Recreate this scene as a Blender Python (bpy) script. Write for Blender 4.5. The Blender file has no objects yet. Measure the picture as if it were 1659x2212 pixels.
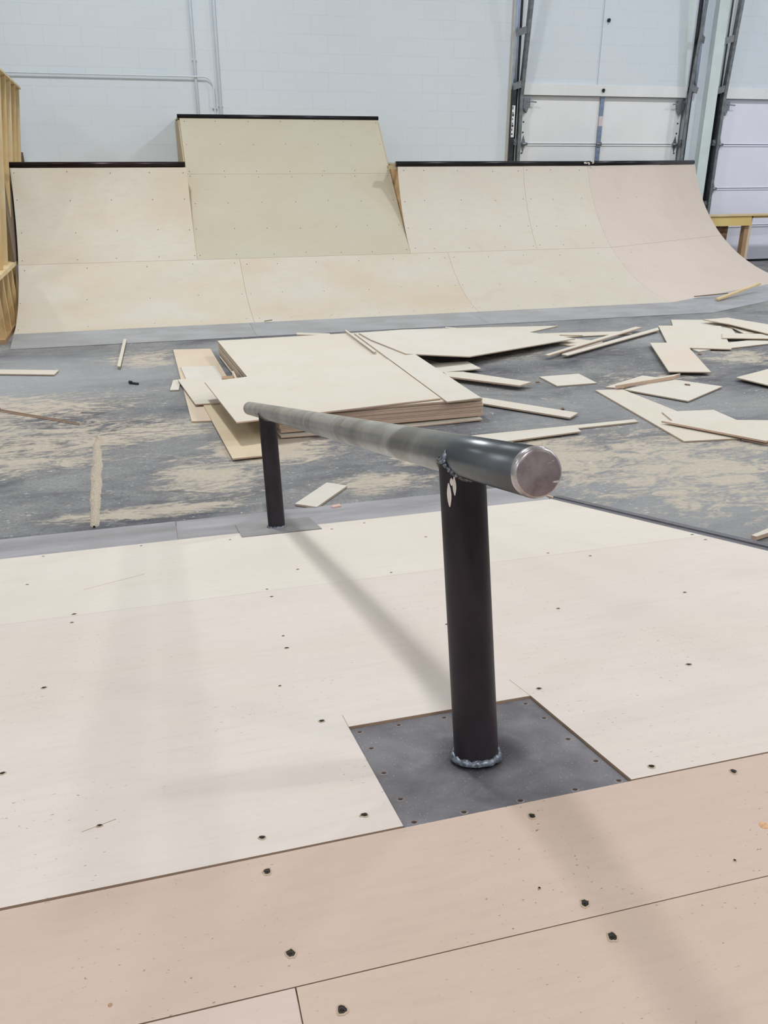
import bpy, bmesh, math, random
from mathutils import Vector, Matrix, noise
R = random.Random(7)
COL = bpy.context.scene.collection
PI = math.pi

# ------------------------------------------------------------------ materials
def new_mat(name):
    m = bpy.data.materials.new(name); m.use_nodes = True
    nt = m.node_tree; nt.nodes.clear()
    out = nt.nodes.new('ShaderNodeOutputMaterial'); b = nt.nodes.new('ShaderNodeBsdfPrincipled')
    nt.links.new(b.outputs[0], out.inputs[0])
    return m, nt, b
def N(nt, kind, **kw):
    n = nt.nodes.new(kind)
    for k, v in kw.items():
        if hasattr(n, k): setattr(n, k, v)
    return n
def noise_node(nt, vec, scale, detail=4, rough=.55, stretch=(1,1,1), rot=(0,0,0), loc=(0,0,0), dist=0):
    mp = nt.nodes.new('ShaderNodeMapping'); mp.inputs['Scale'].default_value = stretch
    mp.inputs['Rotation'].default_value = rot; mp.inputs['Location'].default_value = loc
    nt.links.new(vec, mp.inputs['Vector'])
    n = nt.nodes.new('ShaderNodeTexNoise'); n.inputs['Scale'].default_value = scale
    n.inputs['Detail'].default_value = detail; n.inputs['Roughness'].default_value = rough
    n.inputs['Distortion'].default_value = dist
    nt.links.new(mp.outputs[0], n.inputs['Vector']); return n.outputs['Fac']
def ramp(nt, fac, stops):
    r = nt.nodes.new('ShaderNodeValToRGB'); e = r.color_ramp.elements
    while len(e) < len(stops): e.new(.5)
    for i, (p, c) in enumerate(stops):
        e[i].position = p; e[i].color = (c[0], c[1], c[2], 1) if isinstance(c, tuple) else (c, c, c, 1)
    nt.links.new(fac, r.inputs[0]); return r.outputs[0]
def mix(nt, fac, a, b, mode='MIX'):
    m = nt.nodes.new('ShaderNodeMix'); m.data_type = 'RGBA'; m.blend_type = mode; m.clamp_factor = True
    for sock, v in ((m.inputs[0], fac), (m.inputs[6], a), (m.inputs[7], b)):
        if isinstance(v, (int, float)): sock.default_value = v
        elif isinstance(v, tuple): sock.default_value = (*v, 1)
        else: nt.links.new(v, sock)
    return m.outputs[2]
def math_n(nt, op, a, b=0., clamp=False):
    m = nt.nodes.new('ShaderNodeMath'); m.operation = op; m.use_clamp = clamp
    for i, v in enumerate((a, b)):
        if isinstance(v, (int, float)): m.inputs[i].default_value = v
        else: nt.links.new(v, m.inputs[i])
    return m.outputs[0]
def bump(nt, b, h, strength=.2, dist=.002):
    n = nt.nodes.new('ShaderNodeBump'); n.inputs['Strength'].default_value = strength; n.inputs['Distance'].default_value = dist
    nt.links.new(h, n.inputs['Height']); nt.links.new(n.outputs[0], b.inputs['Normal'])
def objco(nt):
    return nt.nodes.new('ShaderNodeTexCoord').outputs['Object']
def sc_(c, k): return tuple(x*k for x in c)

def plywood(name, base, warm=None, scale=1., stain=.25, speck=0., dirs=(1, 7, 1), rough=.55, seed=0., blot=None, stain_col=(.50,.44,.33)):
    """face veneer: long faint grain, soft blotches, handling marks"""
    m, nt, b = new_mat(name); co = objco(nt); L = (seed*3.1, seed*1.7, seed)
    warm = warm or (base[0]*.97, base[1]*.90, base[2]*.80)
    cloud = noise_node(nt, co, 1.3*scale, 3, .5, (1, 1.6, 1), loc=L)
    c = mix(nt, ramp(nt, cloud, [(.38, 0.), (.66, 1.)]), base, warm)
    grain = noise_node(nt, co, 9*scale, 6, .6, dirs, loc=L, dist=.4)
    c = mix(nt, math_n(nt, 'MULTIPLY', ramp(nt, grain, [(.45, 0.), (.75, 1.)]), .30), c, sc_(warm, .84))
    fine = noise_node(nt, co, 60*scale, 3, .6, dirs, loc=L)
    c = mix(nt, math_n(nt, 'MULTIPLY', ramp(nt, fine, [(.5, 0.), (.8, 1.)]), .16), c, sc_(warm, .75))
    if stain:
        s = noise_node(nt, co, 2.6*scale, 5, .62, (1, 1.3, 1), loc=(seed+9, 4, 2), dist=.6)
        c = mix(nt, math_n(nt, 'MULTIPLY', ramp(nt, s, [(.56, 0.), (.72, 1.)]), stain), c, stain_col)
    if blot:
        for (x, y, z, r, col, k) in blot:
            d = nt.nodes.new('ShaderNodeVectorMath'); d.operation = 'DISTANCE'; nt.links.new(co, d.inputs[0]); d.inputs[1].default_value = (x, y, z)
            w = noise_node(nt, co, 8, 3); dd = math_n(nt, 'ADD', d.outputs['Value'], math_n(nt, 'MULTIPLY', math_n(nt, 'SUBTRACT', w, .5), r*.8))
            f = math_n(nt, 'SUBTRACT', 1., math_n(nt, 'DIVIDE', dd, r), True)
            c = mix(nt, math_n(nt, 'MULTIPLY', f, k), c, col)
    if speck:
        sp = noise_node(nt, co, 95*scale, 2, .5, (1, 2.2, 1), loc=(seed, 0, 5))
        zone = noise_node(nt, co, 3.*scale, 2, .5, loc=(2, seed, 5))
        f = math_n(nt, 'MULTIPLY', ramp(nt, sp, [(.705, 0.), (.74, 1.)]), ramp(nt, zone, [(.45, 0.), (.65, speck)]))
        c = mix(nt, f, c, (.20, .13, .09))
    nt.links.new(c, b.inputs['Base Color']); b.inputs['Roughness'].default_value = rough
    b.inputs['Specular IOR Level'].default_value = .35
    bump(nt, b, grain, .06, .001)
    return m

def plain(name, col, rough=.6, metal=0., var=.12, scale=12., stretch=(1,1,1), spec=.5, b_s=0.):
    m, nt, b = new_mat(name); co = objco(nt)
    n = noise_node(nt, co, scale, 4, .6, stretch)
    c = mix(nt, ramp(nt, n, [(.35, 0.), (.68, 1.)]), sc_(col, 1-var), sc_(col, 1+var))
    nt.links.new(c, b.inputs['Base Color']); b.inputs['Roughness'].default_value = rough
    b.inputs['Metallic'].default_value = metal; b.inputs['Specular IOR Level'].default_value = spec
    if b_s: bump(nt, b, n, b_s, .002)
    return m

CREAM = (.74, .665, .535)
M = {}
M['ply_a'] = plywood('ramp_plywood_a', (0.601, 0.561, 0.485), seed=1, stain=.2)
M['ply_b'] = plywood('ramp_plywood_b', (0.585, 0.540, 0.459), seed=2, stain=.28)
M['ply_c'] = plywood('ramp_plywood_c', (0.596, 0.552, 0.476), seed=5, stain=.28)
M['ply_ext'] = plywood('extension_plywood', (0.523, 0.482, 0.378), (0.505, 0.460, 0.346), seed=3, stain=.12)  # yellow tint of the light put into the albedo
M['ply_r'] = plywood('right_plywood', (0.593, 0.543, 0.465), (0.570, 0.515, 0.437), seed=4, stain=.3)
M['ply_hip'] = plywood('corner_plywood', (0.621, 0.538, 0.474), (0.598, 0.515, 0.442), seed=6, stain=.12)  # pinkish tint of the light put into the albedo
M['deck_a'] = plywood('bank_plywood_far', (0.765, 0.705, 0.630), (0.745, 0.675, 0.595), seed=7, stain=.14, speck=.5)
M['deck_b'] = plywood('bank_plywood_near', (.755, .68, .625), (.73, .645, .575), seed=8, stain=.12, speck=.9)
M['deck_c'] = plywood('platform_plywood_strip', (.63, .49, .405), (.60, .455, .37), seed=9, stain=.15, speck=1., scale=1.4)
M['deck_d'] = plywood('platform_plywood_left', (.68, .54, .48), (.66, .52, .45), seed=10, stain=.1, speck=.8, scale=1.4)  # lighter than the right sheet; uneven light put into the albedo
M['deck_e'] = plywood('platform_plywood_right', (.63, .485, .395), (.60, .46, .365), seed=11, stain=.12, speck=1., scale=1.4)  # shadow towards the right put into this darker albedo
M['cream'] = plywood('offcut_plywood', (0.651, 0.605, 0.523), (0.637, 0.578, 0.487), seed=12, stain=.12, rough=.6)
M['cream2'] = plywood('offcut_plywood_grey', (0.649, 0.612, 0.547), (0.635, 0.589, 0.515), seed=15, stain=.15, rough=.6)
M['tan'] = plywood('offcut_plywood_tan', (.66, .56, .44), (.63, .51, .38), seed=13, stain=.15)
M['tan2'] = plywood('sheet_plywood_tan', (.64, .54, .38), (.56, .43, .27), seed=14, stain=.2)
M['pinkend'] = plywood('offcut_plywood_pinkish', (0.653, 0.598, 0.515), (0.653, 0.561, 0.469), seed=16, stain=.1)
M['pink'] = plain('pinkish_wood', (.68, .45, .38), .6)
M['brown'] = plain('brown_scrap', (.16, .10, .06), .7)
# plywood edge: thin dark and light plies
def edge_mat(name, a, bcol, axis=2, freq=330):
    m, nt, b = new_mat(name); co = objco(nt)
    sx = nt.nodes.new('ShaderNodeSeparateXYZ'); nt.links.new(co, sx.inputs[0])
    s = math_n(nt, 'SINE', math_n(nt, 'MULTIPLY', sx.outputs[axis], 2*PI*freq))
    n = noise_node(nt, co, 14, 3, .6, (1, 1, 6))
    f = math_n(nt, 'MULTIPLY', math_n(nt, 'ADD', math_n(nt, 'MULTIPLY', s, .35), .5), ramp(nt, n, [(.3, .5), (.7, 1.)]))
    nt.links.new(mix(nt, f, a, bcol), b.inputs['Base Color']); b.inputs['Roughness'].default_value = .8
    return m
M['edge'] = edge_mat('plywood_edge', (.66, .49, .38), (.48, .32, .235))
M['edge_dark'] = edge_mat('plywood_edge_brown', (.44, .31, .22), (.28, .18, .12))  # darker brown edge for the seams of the bank sheets
M['edge_pale'] = edge_mat('plywood_edge_pale', (.55, .45, .34), (.40, .30, .21))
M['stud'] = plywood('pine_stud', (.66, .50, .26), (.58, .38, .17), dirs=(6, 6, 1), seed=20, stain=.5, stain_col=(.30,.16,.06), scale=1.6)
M['stud_pale'] = plywood('pine_stud_pale', (.72, .60, .38), (.64, .48, .26), dirs=(6, 6, 1), seed=21, stain=.3, stain_col=(.42,.27,.12), scale=1.6)
M['stud_dark'] = plywood('pine_stud_brown', (.42, .27, .15), (.34, .20, .10), dirs=(6, 6, 1), seed=22, stain=.4, stain_col=(.18,.1,.05), scale=1.6)
M['stud_yellow'] = plywood('pine_yellow', (.74, .58, .24), (.68, .48, .17), dirs=(1, 7, 1), seed=23, stain=.25, stain_col=(.4,.24,.1))
M['osb'] = plain('osb_board', (.17, .095, .05), .8, var=.5, scale=30)
M['side_ply'] = plywood('side_plywood', (.50, .41, .26), (.44, .35, .21), seed=24, stain=.2)
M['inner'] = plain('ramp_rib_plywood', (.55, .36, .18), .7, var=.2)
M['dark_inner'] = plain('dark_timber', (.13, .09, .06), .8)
M['dark_board'] = plywood('shaded_brown_board', (.17, .125, .08), (.12, .085, .055), seed=31, stain=.3, stain_col=(.05,.04,.03))
M['hole'] = plain('screw_dark', (.035, .026, .022), .55, .3)
M['burr'] = plain('screw_rim_wood', (.52, .40, .28), .8)
M['screw_steel'] = plain('screw_rusty', (.20, .13, .105), .5, .6, var=.4, scale=300)
M['coping'] = plain('black_coping_pipe', (.012, .010, .013), .28, .55, var=.3, scale=8)
M['coping_red'] = plain('dark_red_black_coping_pipe', (.022, .009, .010), .28, .55, var=.3, scale=8)
# sheet steel aprons
def steel_mat(name, col, rough=.5, dust=.35, dcol=(.60,.55,.47), seed=0):
    m, nt, b = new_mat(name); co = objco(nt)
    a = noise_node(nt, co, 2.2, 5, .6, (1, 2, 1), loc=(seed, 1, 0), dist=.5)
    c = mix(nt, ramp(nt, a, [(.35, 0.), (.65, 1.)]), sc_(col, .84), sc_(col, 1.13))
    st = noise_node(nt, co, 5, 6, .7, (1, 5, 1), (0, 0, .3), loc=(seed+3, 0, 0), dist=.8)
    c = mix(nt, math_n(nt, 'MULTIPLY', ramp(nt, st, [(.54, 0.), (.72, 1.)]), dust), c, dcol)
    nt.links.new(c, b.inputs['Base Color']); b.inputs['Metallic'].default_value = .25
    nt.links.new(ramp(nt, a, [(.3, rough-.08), (.7, rough+.1)]), b.inputs['Roughness'])
    return m
M['apron_far'] = steel_mat('apron_steel_far', (.37, .38, .40), .45, .22, seed=1)
M['apron_near'] = steel_mat('apron_steel_near', (.36, .355, .375), .5, .35, seed=4)
M['side_steel'] = steel_mat('side_steel', (.15, .15, .17), .5, .15, seed=6)
M['far_plate'] = steel_mat('far_base_plate_steel', (.32, .31, .315), .5, .35, seed=9)

def base_plate_mat():
    m, nt, b = new_mat('base_plate_steel'); co = objco(nt)
    a = noise_node(nt, co, 9, 6, .62, dist=.5)
    c = mix(nt, ramp(nt, a, [(.33, 0.), (.68, 1.)]), (.155, .146, .158), (.265, .258, .275))
    d = nt.nodes.new('ShaderNodeVectorMath'); d.operation = 'DISTANCE'; nt.links.new(co, d.inputs[0]); d.inputs[1].default_value = (0, 0, 0)
    ring = ramp(nt, math_n(nt, 'ADD', d.outputs['Value'], math_n(nt, 'MULTIPLY', a, .03)), [(.065, 1.), (.105, 0.)])
    c = mix(nt, math_n(nt, 'MULTIPLY', ring, .75), c, (.045, .042, .048))     # heat mark of the weld
    dr = noise_node(nt, co, 5, 5, .7, (3, 1, 1), dist=1.)
    c = mix(nt, math_n(nt, 'MULTIPLY', ramp(nt, dr, [(.57, 0.), (.70, 1.)]), .4), c, (.24, .22, .22))
    sp = noise_node(nt, co, 260, 1, .5, (1, 1.6, 1)); zn = noise_node(nt, co, 7, 3)
    c = mix(nt, math_n(nt, 'MULTIPLY', ramp(nt, sp, [(.70, 0.), (.73, 1.)]), ramp(nt, zn, [(.38, .2), (.55, 1.)])), c, (.60, .58, .55))
    nt.links.new(c, b.inputs['Base Color']); b.inputs['Metallic'].default_value = .5; b.inputs['Specular IOR Level'].default_value = .4
    nt.links.new(ramp(nt, a, [(.3, .42), (.7, .58)]), b.inputs['Roughness']); bump(nt, b, a, .08, .001)
    return m
M['plate'] = base_plate_mat()
def pipe_mat():
    m, nt, b = new_mat('bare_steel_pipe'); co = objco(nt)      # the pipe's axis is its local Z
    a = noise_node(nt, co, 3.2, 5, .65, (1, 1, .9), dist=.4)
    bands = noise_node(nt, co, 5, 3, .6, (1, 1, 1.5), loc=(3, 1, 7), dist=.3)
    c = mix(nt, ramp(nt, a, [(.38, 0.), (.58, 1.)]), (.20, .20, .19), (.45, .45, .44))
    c = mix(nt, math_n(nt, 'MULTIPLY', ramp(nt, bands, [(.56, 0.), (.62, 1.)]), .45), c, (.62, .60, .59))
    sc2 = noise_node(nt, co, 26, 5, .7, (2, 2, .35), loc=(1, 5, 2))
    c = mix(nt, math_n(nt, 'MULTIPLY', ramp(nt, sc2, [(.60, 0.), (.68, 1.)]), .5), c, (.14, .13, .12))
    sx = nt.nodes.new('ShaderNodeSeparateXYZ'); nt.links.new(co, sx.inputs[0])
    fresh = ramp(nt, math_n(nt, 'ADD', math_n(nt, 'MULTIPLY', sx.outputs[2], 1.), math_n(nt, 'MULTIPLY', a, .25)), [(.42, 1.), (.60, 0.)])
    c = mix(nt, math_n(nt, 'MULTIPLY', fresh, .80), c, (.10, .115, .13))        # near end keeps its darker mill scale
    nt.links.new(c, b.inputs['Base Color']); b.inputs['Metallic'].default_value = .92
    nt.links.new(ramp(nt, bands, [(.4, .32), (.7, .40)]), b.inputs['Roughness'])
    return m
M['pipe'] = pipe_mat()
M['post'] = plain('dark_steel_post', (.040, .032, .038), .48, .55, var=.35, scale=7, stretch=(1, 1, .5), spec=.3)
def cap_mat():
    m, nt, b = new_mat('ground_end_cap'); co = objco(nt)
    a = noise_node(nt, co, 35, 4, .6, (1, 1, 1))
    c = mix(nt, ramp(nt, a, [(.35, 0.), (.65, 1.)]), (.20, .155, .155), (.32, .27, .28))
    s = noise_node(nt, co, 40, 2, .5, (1, 5, 1), (0, 0, -.6), loc=(2, 2, 2))
    c = mix(nt, math_n(nt, 'MULTIPLY', ramp(nt, s, [(.66, 0.), (.70, 1.)]), .75), c, (.85, .8, .82))
    nt.links.new(c, b.inputs['Base Color']); b.inputs['Metallic'].default_value = .55; b.inputs['Roughness'].default_value = .38
    return m
M['cap'] = cap_mat()
M['cap_ring'] = plain('ground_weld_ring', (.50, .46, .46), .3, .85, var=.2, scale=60)
M['weld'] = plain('weld_bead', (.20, .225, .265), .36, .8, var=.55, scale=120, b_s=.4)
M['weld_dark'] = plain('weld_bead_dark', (.14, .125, .12), .45, .7, var=.5, scale=140, b_s=.4)
M['spatter'] = plain('weld_drip_bare', (.72, .66, .60), .4, .3, var=.1)

# painted block wall
def wall_mat():
    m, nt, b = new_mat('painted_block_wall'); co = objco(nt)
    mp = nt.nodes.new('ShaderNodeMapping'); nt.links.new(co, mp.inputs[0])
    sx = nt.nodes.new('ShaderNodeSeparateXYZ'); cb = nt.nodes.new('ShaderNodeCombineXYZ')
    nt.links.new(mp.outputs[0], sx.inputs[0]); nt.links.new(sx.outputs[0], cb.inputs[0]); nt.links.new(sx.outputs[2], cb.inputs[1])
    mp.inputs['Location'].default_value = (-3.403+.43*10, 0, -1.709+.2155*10)
    br = nt.nodes.new('ShaderNodeTexBrick'); nt.links.new(cb.outputs[0], br.inputs['Vector'])
    br.inputs['Scale'].default_value = 1; br.inputs['Brick Width'].default_value = .43; br.inputs['Row Height'].default_value = .2155
    br.inputs['Mortar Size'].default_value = .005; br.inputs['Mortar Smooth'].default_value = .6; br.offset = .5
    br.inputs['Color1'].default_value = (1,1,1,1); br.inputs['Color2'].default_value = (.98,.983,.987,1); br.inputs['Mortar'].default_value = (.885,.895,.91,1)
    a = noise_node(nt, co, .7, 3, .5); base = mix(nt, a, (.60, .665, .725), (.68, .725, .765))
    fade = noise_node(nt, co, 1.1, 2, .5, loc=(4, 4, 4))
    c = mix(nt, math_n(nt, 'MULTIPLY', ramp(nt, fade, [(.35, .35), (.6, 1.)]), .8), base, br.outputs['Color'], 'MULTIPLY')
    nt.links.new(c, b.inputs['Base Color']); b.inputs['Roughness'].default_value = .55
    inv = math_n(nt, 'SUBTRACT', 1., br.outputs['Fac']); bump(nt, b, inv, .15, .003)
    return m
M['wall'] = wall_mat()
M['wall_plain'] = plain('painted_wall', (.74, .75, .76), .7, var=.03, scale=1)
M['ceiling'] = plain('ceiling_white', (.80, .81, .82), .8, var=.03, scale=1)
M['conduit'] = plain('painted_conduit', (.62, .675, .73), .45, var=.04, scale=4)
M['door'] = plain('painted_door_panel', (.79, .80, .81), .5, var=.03, scale=2)
M['door2'] = plain('door_panel_lilac_cast', (.75, .755, .86), .5, var=.03, scale=2)  # lilac cast of the light put into the door's colour
M['header'] = plain('painted_header_board', (.74, .75, .755), .6, var=.04, scale=3)
M['jamb'] = plain('cream_jamb_trim', (.60, .575, .50), .6, var=.08, scale=4)
M['jamb_w'] = plain('painted_pier_trim', (.60, .68, .68), .6, var=.06, scale=4)
M['steel_dk'] = plain('dark_steel_angle', (.035, .038, .045), .5, .5, var=.3, scale=10)
M['steel_track'] = plain('galvanised_track', (.22, .24, .255), .45, .7, var=.25, scale=14)
M['galv_blue'] = plain('galvanised_tube_sheen', (.60, .70, .92), .32, .75, var=.12, scale=6)  # bluish reflected light put into the tube's base colour
M['galv_strip'] = plain('galvanised_stile', (.26, .33, .46), .4, .6, var=.2, scale=16)
M['hinge'] = plain('door_hinge_steel', (.25, .27, .30), .4, .7, var=.3, scale=60)
M['paper'] = plain('white_label', (.75, .76, .78), .6, var=.03)
M['ink'] = plain('black_label_print', (.02, .02, .02), .6, var=.05)
M['rose'] = plain('bare_pinkish_patch', (.62, .55, .58), .6, var=.06, scale=20)
M['gum'] = plain('wood_plug', (.66, .38, .20), .6, var=.2, scale=200)

def floor_mat():
    m, nt, b = new_mat('dusty_concrete'); co = objco(nt)
    a = noise_node(nt, co, .9, 6, .62, (1, 1.7, 1), dist=.6)
    c = mix(nt, ramp(nt, a, [(.36, 0.), (.64, 1.)]), (.078, .080, .096), (.262, .262, .256))
    a2 = noise_node(nt, co, 6, 6, .7, (1, 2.5, 1), dist=.5)
    c = mix(nt, math_n(nt, 'MULTIPLY', ramp(nt, a2, [(.42, 0.), (.7, 1.)]), .38), c, (.34, .34, .335))
    fn = noise_node(nt, co, 60, 4, .7)
    c = mix(nt, math_n(nt, 'MULTIPLY', ramp(nt, fn, [(.48, 0.), (.68, 1.)]), .55), c, (.085, .085, .092))
    sx = nt.nodes.new('ShaderNodeSeparateXYZ'); nt.links.new(co, sx.inputs[0])
    # paler and smoother towards the far left
    pale = None
    for (cx, cy, rx, ry, k) in [(-1.0, 6.9, 1.5, 1.0, .75), (5.0, 7.3, 2.5, .8, .45), (2.6, 7.6, 4.5, .35, .4), (2.7, 3.5, 1.3, .9, .5), (2.9, 5.0, 1.6, .7, .3)]:
        d = math_n(nt, 'ADD', math_n(nt, 'POWER', math_n(nt, 'DIVIDE', math_n(nt, 'SUBTRACT', sx.outputs[0], cx), rx), 2.), math_n(nt, 'POWER', math_n(nt, 'DIVIDE', math_n(nt, 'SUBTRACT', sx.outputs[1], cy), ry), 2.))
        f = math_n(nt, 'MULTIPLY', math_n(nt, 'SUBTRACT', 1., d, True), k); pale = f if pale is None else math_n(nt, 'MAXIMUM', pale, f)
    c = mix(nt, pale, c, (.36, .37, .375))
    # swept sawdust
    tot = None
    for (cx, cy, rx, ry, k) in BLOBS:
        d = math_n(nt, 'ADD', math_n(nt, 'POWER', math_n(nt, 'DIVIDE', math_n(nt, 'SUBTRACT', sx.outputs[0], cx), rx), 2.), math_n(nt, 'POWER', math_n(nt, 'DIVIDE', math_n(nt, 'SUBTRACT', sx.outputs[1], cy), ry), 2.))
        f = math_n(nt, 'MULTIPLY', math_n(nt, 'SUBTRACT', 1., d, True), k); tot = f if tot is None else math_n(nt, 'MAXIMUM', tot, f)
    sd = noise_node(nt, co, 3.4, 7, .70, (1, 2.3, 1), (0, 0, -.12), loc=(3, 1, 0), dist=1.5)
    sd2 = noise_node(nt, co, 22, 5, .7, (1, 2.2, 1), (0, 0, .5), dist=.5)
    v = math_n(nt, 'ADD', math_n(nt, 'ADD', math_n(nt, 'MULTIPLY', sd, .66), math_n(nt, 'MULTIPLY', sd2, .34)), math_n(nt, 'MULTIPLY', tot, .22))
    f = ramp(nt, v, [(.575, 0.), (.69, .88)])
    dust = mix(nt, noise_node(nt, co, 40, 3), (.42, .36, .28), (.60, .53, .43))
    c = mix(nt, f, c, dust)
    # white paint flecks
    w = noise_node(nt, co, 24, 4, .65, (1, 2, 1), (0, 0, .7), loc=(8, 3, 1), dist=.8)
    wz = noise_node(nt, co, 1.8, 2, .5, loc=(2, 6, 0))
    c = mix(nt, math_n(nt, 'MULTIPLY', ramp(nt, w, [(.63, 0.), (.67, .8)]), ramp(nt, wz, [(.40, 0.), (.54, 1.)])), c, (.58, .57, .555))
    nt.links.new(c, b.inputs['Base Color'])
    nt.links.new(ramp(nt, a, [(.35, .62), (.65, .80)]), b.inputs['Roughness']); b.inputs['Specular IOR Level'].default_value = .3
    bump(nt, b, math_n(nt, 'ADD', fn, math_n(nt, 'MULTIPLY', f, 1.5)), .25, .003)
    return m
BLOBS = [(-.9, 6.0, .9, .5, .85), (-.75, 5.2, .9, .7, .85), (-.1, 7.35, .45, .45, .8), (.22, 4.35, .38, .45, .9), (.62, 4.72, .5, .38, 1.2), (2.15, 4.15, .6, .55, 1.05), (2.8, 3.8, 1.1, .9, .8),
         (2.9, 6.9, .8, .5, .7), (1.55, 4.3, .4, .3, .8), (1.05, 4.0, .5, .2, .8), (4.9, 6.1, .5, .4, .8), (-.1, 5.3, .7, .35, .8), (3.7, 5.6, .6, .3, .6), (-.1, 3.93, .6, .12, 1.)]
M['floor'] = floor_mat()
M['sawdust'] = plain('sawdust_pile', (.46, .395, .31), .9, var=.25, scale=180, b_s=.6)

# ------------------------------------------------------------------ mesh helpers
def obj(name, bm, mats, parent=None, origin=None, smooth=False, recalc=True):
    """ONE mesh object; verts are given in world coordinates and moved to the origin point"""
    if recalc: bmesh.ops.recalc_face_normals(bm, faces=bm.faces)
    if origin is None:
        xs = [v.co for v in bm.verts]
        origin = Vector((sum(v.x for v in xs)/len(xs), sum(v.y for v in xs)/len(xs), min(v.z for v in xs)))
    origin = Vector(origin)
    for v in bm.verts: v.co -= origin
    if smooth:
        for f in bm.faces: f.smooth = True
    me = bpy.data.meshes.new(name); bm.to_mesh(me); bm.free()
    if not isinstance(mats, (list, tuple)): mats = [mats]
    for mm in mats: me.materials.append(M[mm] if isinstance(mm, str) else mm)
    o = bpy.data.objects.new(name, me); COL.objects.link(o); o.location = origin
    if parent is not None:
        o.parent = parent; o.location = origin - world_loc(parent)
    return o
def world_loc(p):
    l = Vector((0, 0, 0))
    while p is not None: l += p.location; p = p.parent
    return l
def thing(name, label, cat, loc=(0,0,0), group=None):
    o = bpy.data.objects.new(name, None); COL.objects.link(o); o.location = loc
    o.empty_display_size = .1
    return tag(o, label, cat, group)
def tag(o, label, cat, group=None):
    o['label'] = label; o['category'] = cat
    if group: o['group'] = group
    return o
def struct(o, label=None, cat=None):
    o['kind'] = 'structure'
    if label: o['label'] = label
    if cat: o['category'] = cat
    return o
def box(bm, lo, hi, mi=0, mat=None):
    vs = [bm.verts.new((x, y, z)) for x in (lo[0], hi[0]) for y in (lo[1], hi[1]) for z in (lo[2], hi[2])]
    if mat is not None:
        for v in vs: v.co = mat @ v.co
    for f in ((0,1,3,2), (4,6,7,5), (0,4,5,1), (2,3,7,6), (0,2,6,4), (1,5,7,3)):
        bm.faces.new([vs[i] for i in f]).material_index = mi
    return vs
def bar(bm, p, q, w, h, up=(0,0,1), mi=0):
    """rectangular bar from p to q, w across, h along up"""
    p, q = Vector(p), Vector(q); d = (q-p).normalized(); s = d.cross(Vector(up)).normalized(); u = s.cross(d).normalized()
    vs = []
    for c in (p, q):
        for a, b_ in ((-1,-1), (1,-1), (1,1), (-1,1)): vs.append(bm.verts.new(c + s*a*w/2 + u*b_*h/2))
    for f in ((0,1,2,3), (7,6,5,4), (0,4,5,1), (1,5,6,2), (2,6,7,3), (3,7,4,0)): bm.faces.new([vs[i] for i in f]).material_index = mi
def tube(bm, pts, r, n=16, caps=True, mi=0):
    pts = [Vector(p) for p in pts]; rings = []
    ref = None
    for i, p in enumerate(pts):
        d = (pts[min(i+1, len(pts)-1)] - pts[max(i-1, 0)]).normalized()
        if ref is None: ref = d.orthogonal().normalized()
        e1 = (ref - d*ref.dot(d)).normalized(); e2 = d.cross(e1); ref = e1
        rr = r[i] if isinstance(r, (list, tuple)) else r
        rings.append([bm.verts.new(p + e1*rr*math.cos(2*PI*k/n) + e2*rr*math.sin(2*PI*k/n)) for k in range(n)])
    for a, b_ in zip(rings, rings[1:]):
        for k in range(n):
            f = bm.faces.new((a[k], a[(k+1)%n], b_[(k+1)%n], b_[k])); f.smooth = True; f.material_index = mi
    if caps:
        bm.faces.new(rings[0][::-1]).material_index = mi; bm.faces.new(rings[-1]).material_index = mi
    return rings
def prism(bm, top, depth, mi_top=0, mi_side=0):
    """polygon top (world points) given thickness along depth vector; bottom inset none"""
    d = Vector(depth); t = [bm.verts.new(p) for p in top]; b_ = [bm.verts.new(Vector(p)+d) for p in top]; n = len(t)
    bm.faces.new(t).material_index = mi_top; bm.faces.new(b_[::-1]).material_index = mi_top
    for i in range(n): bm.faces.new((t[i], b_[i], b_[(i+1)%n], t[(i+1)%n])).material_index = mi_side

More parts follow.
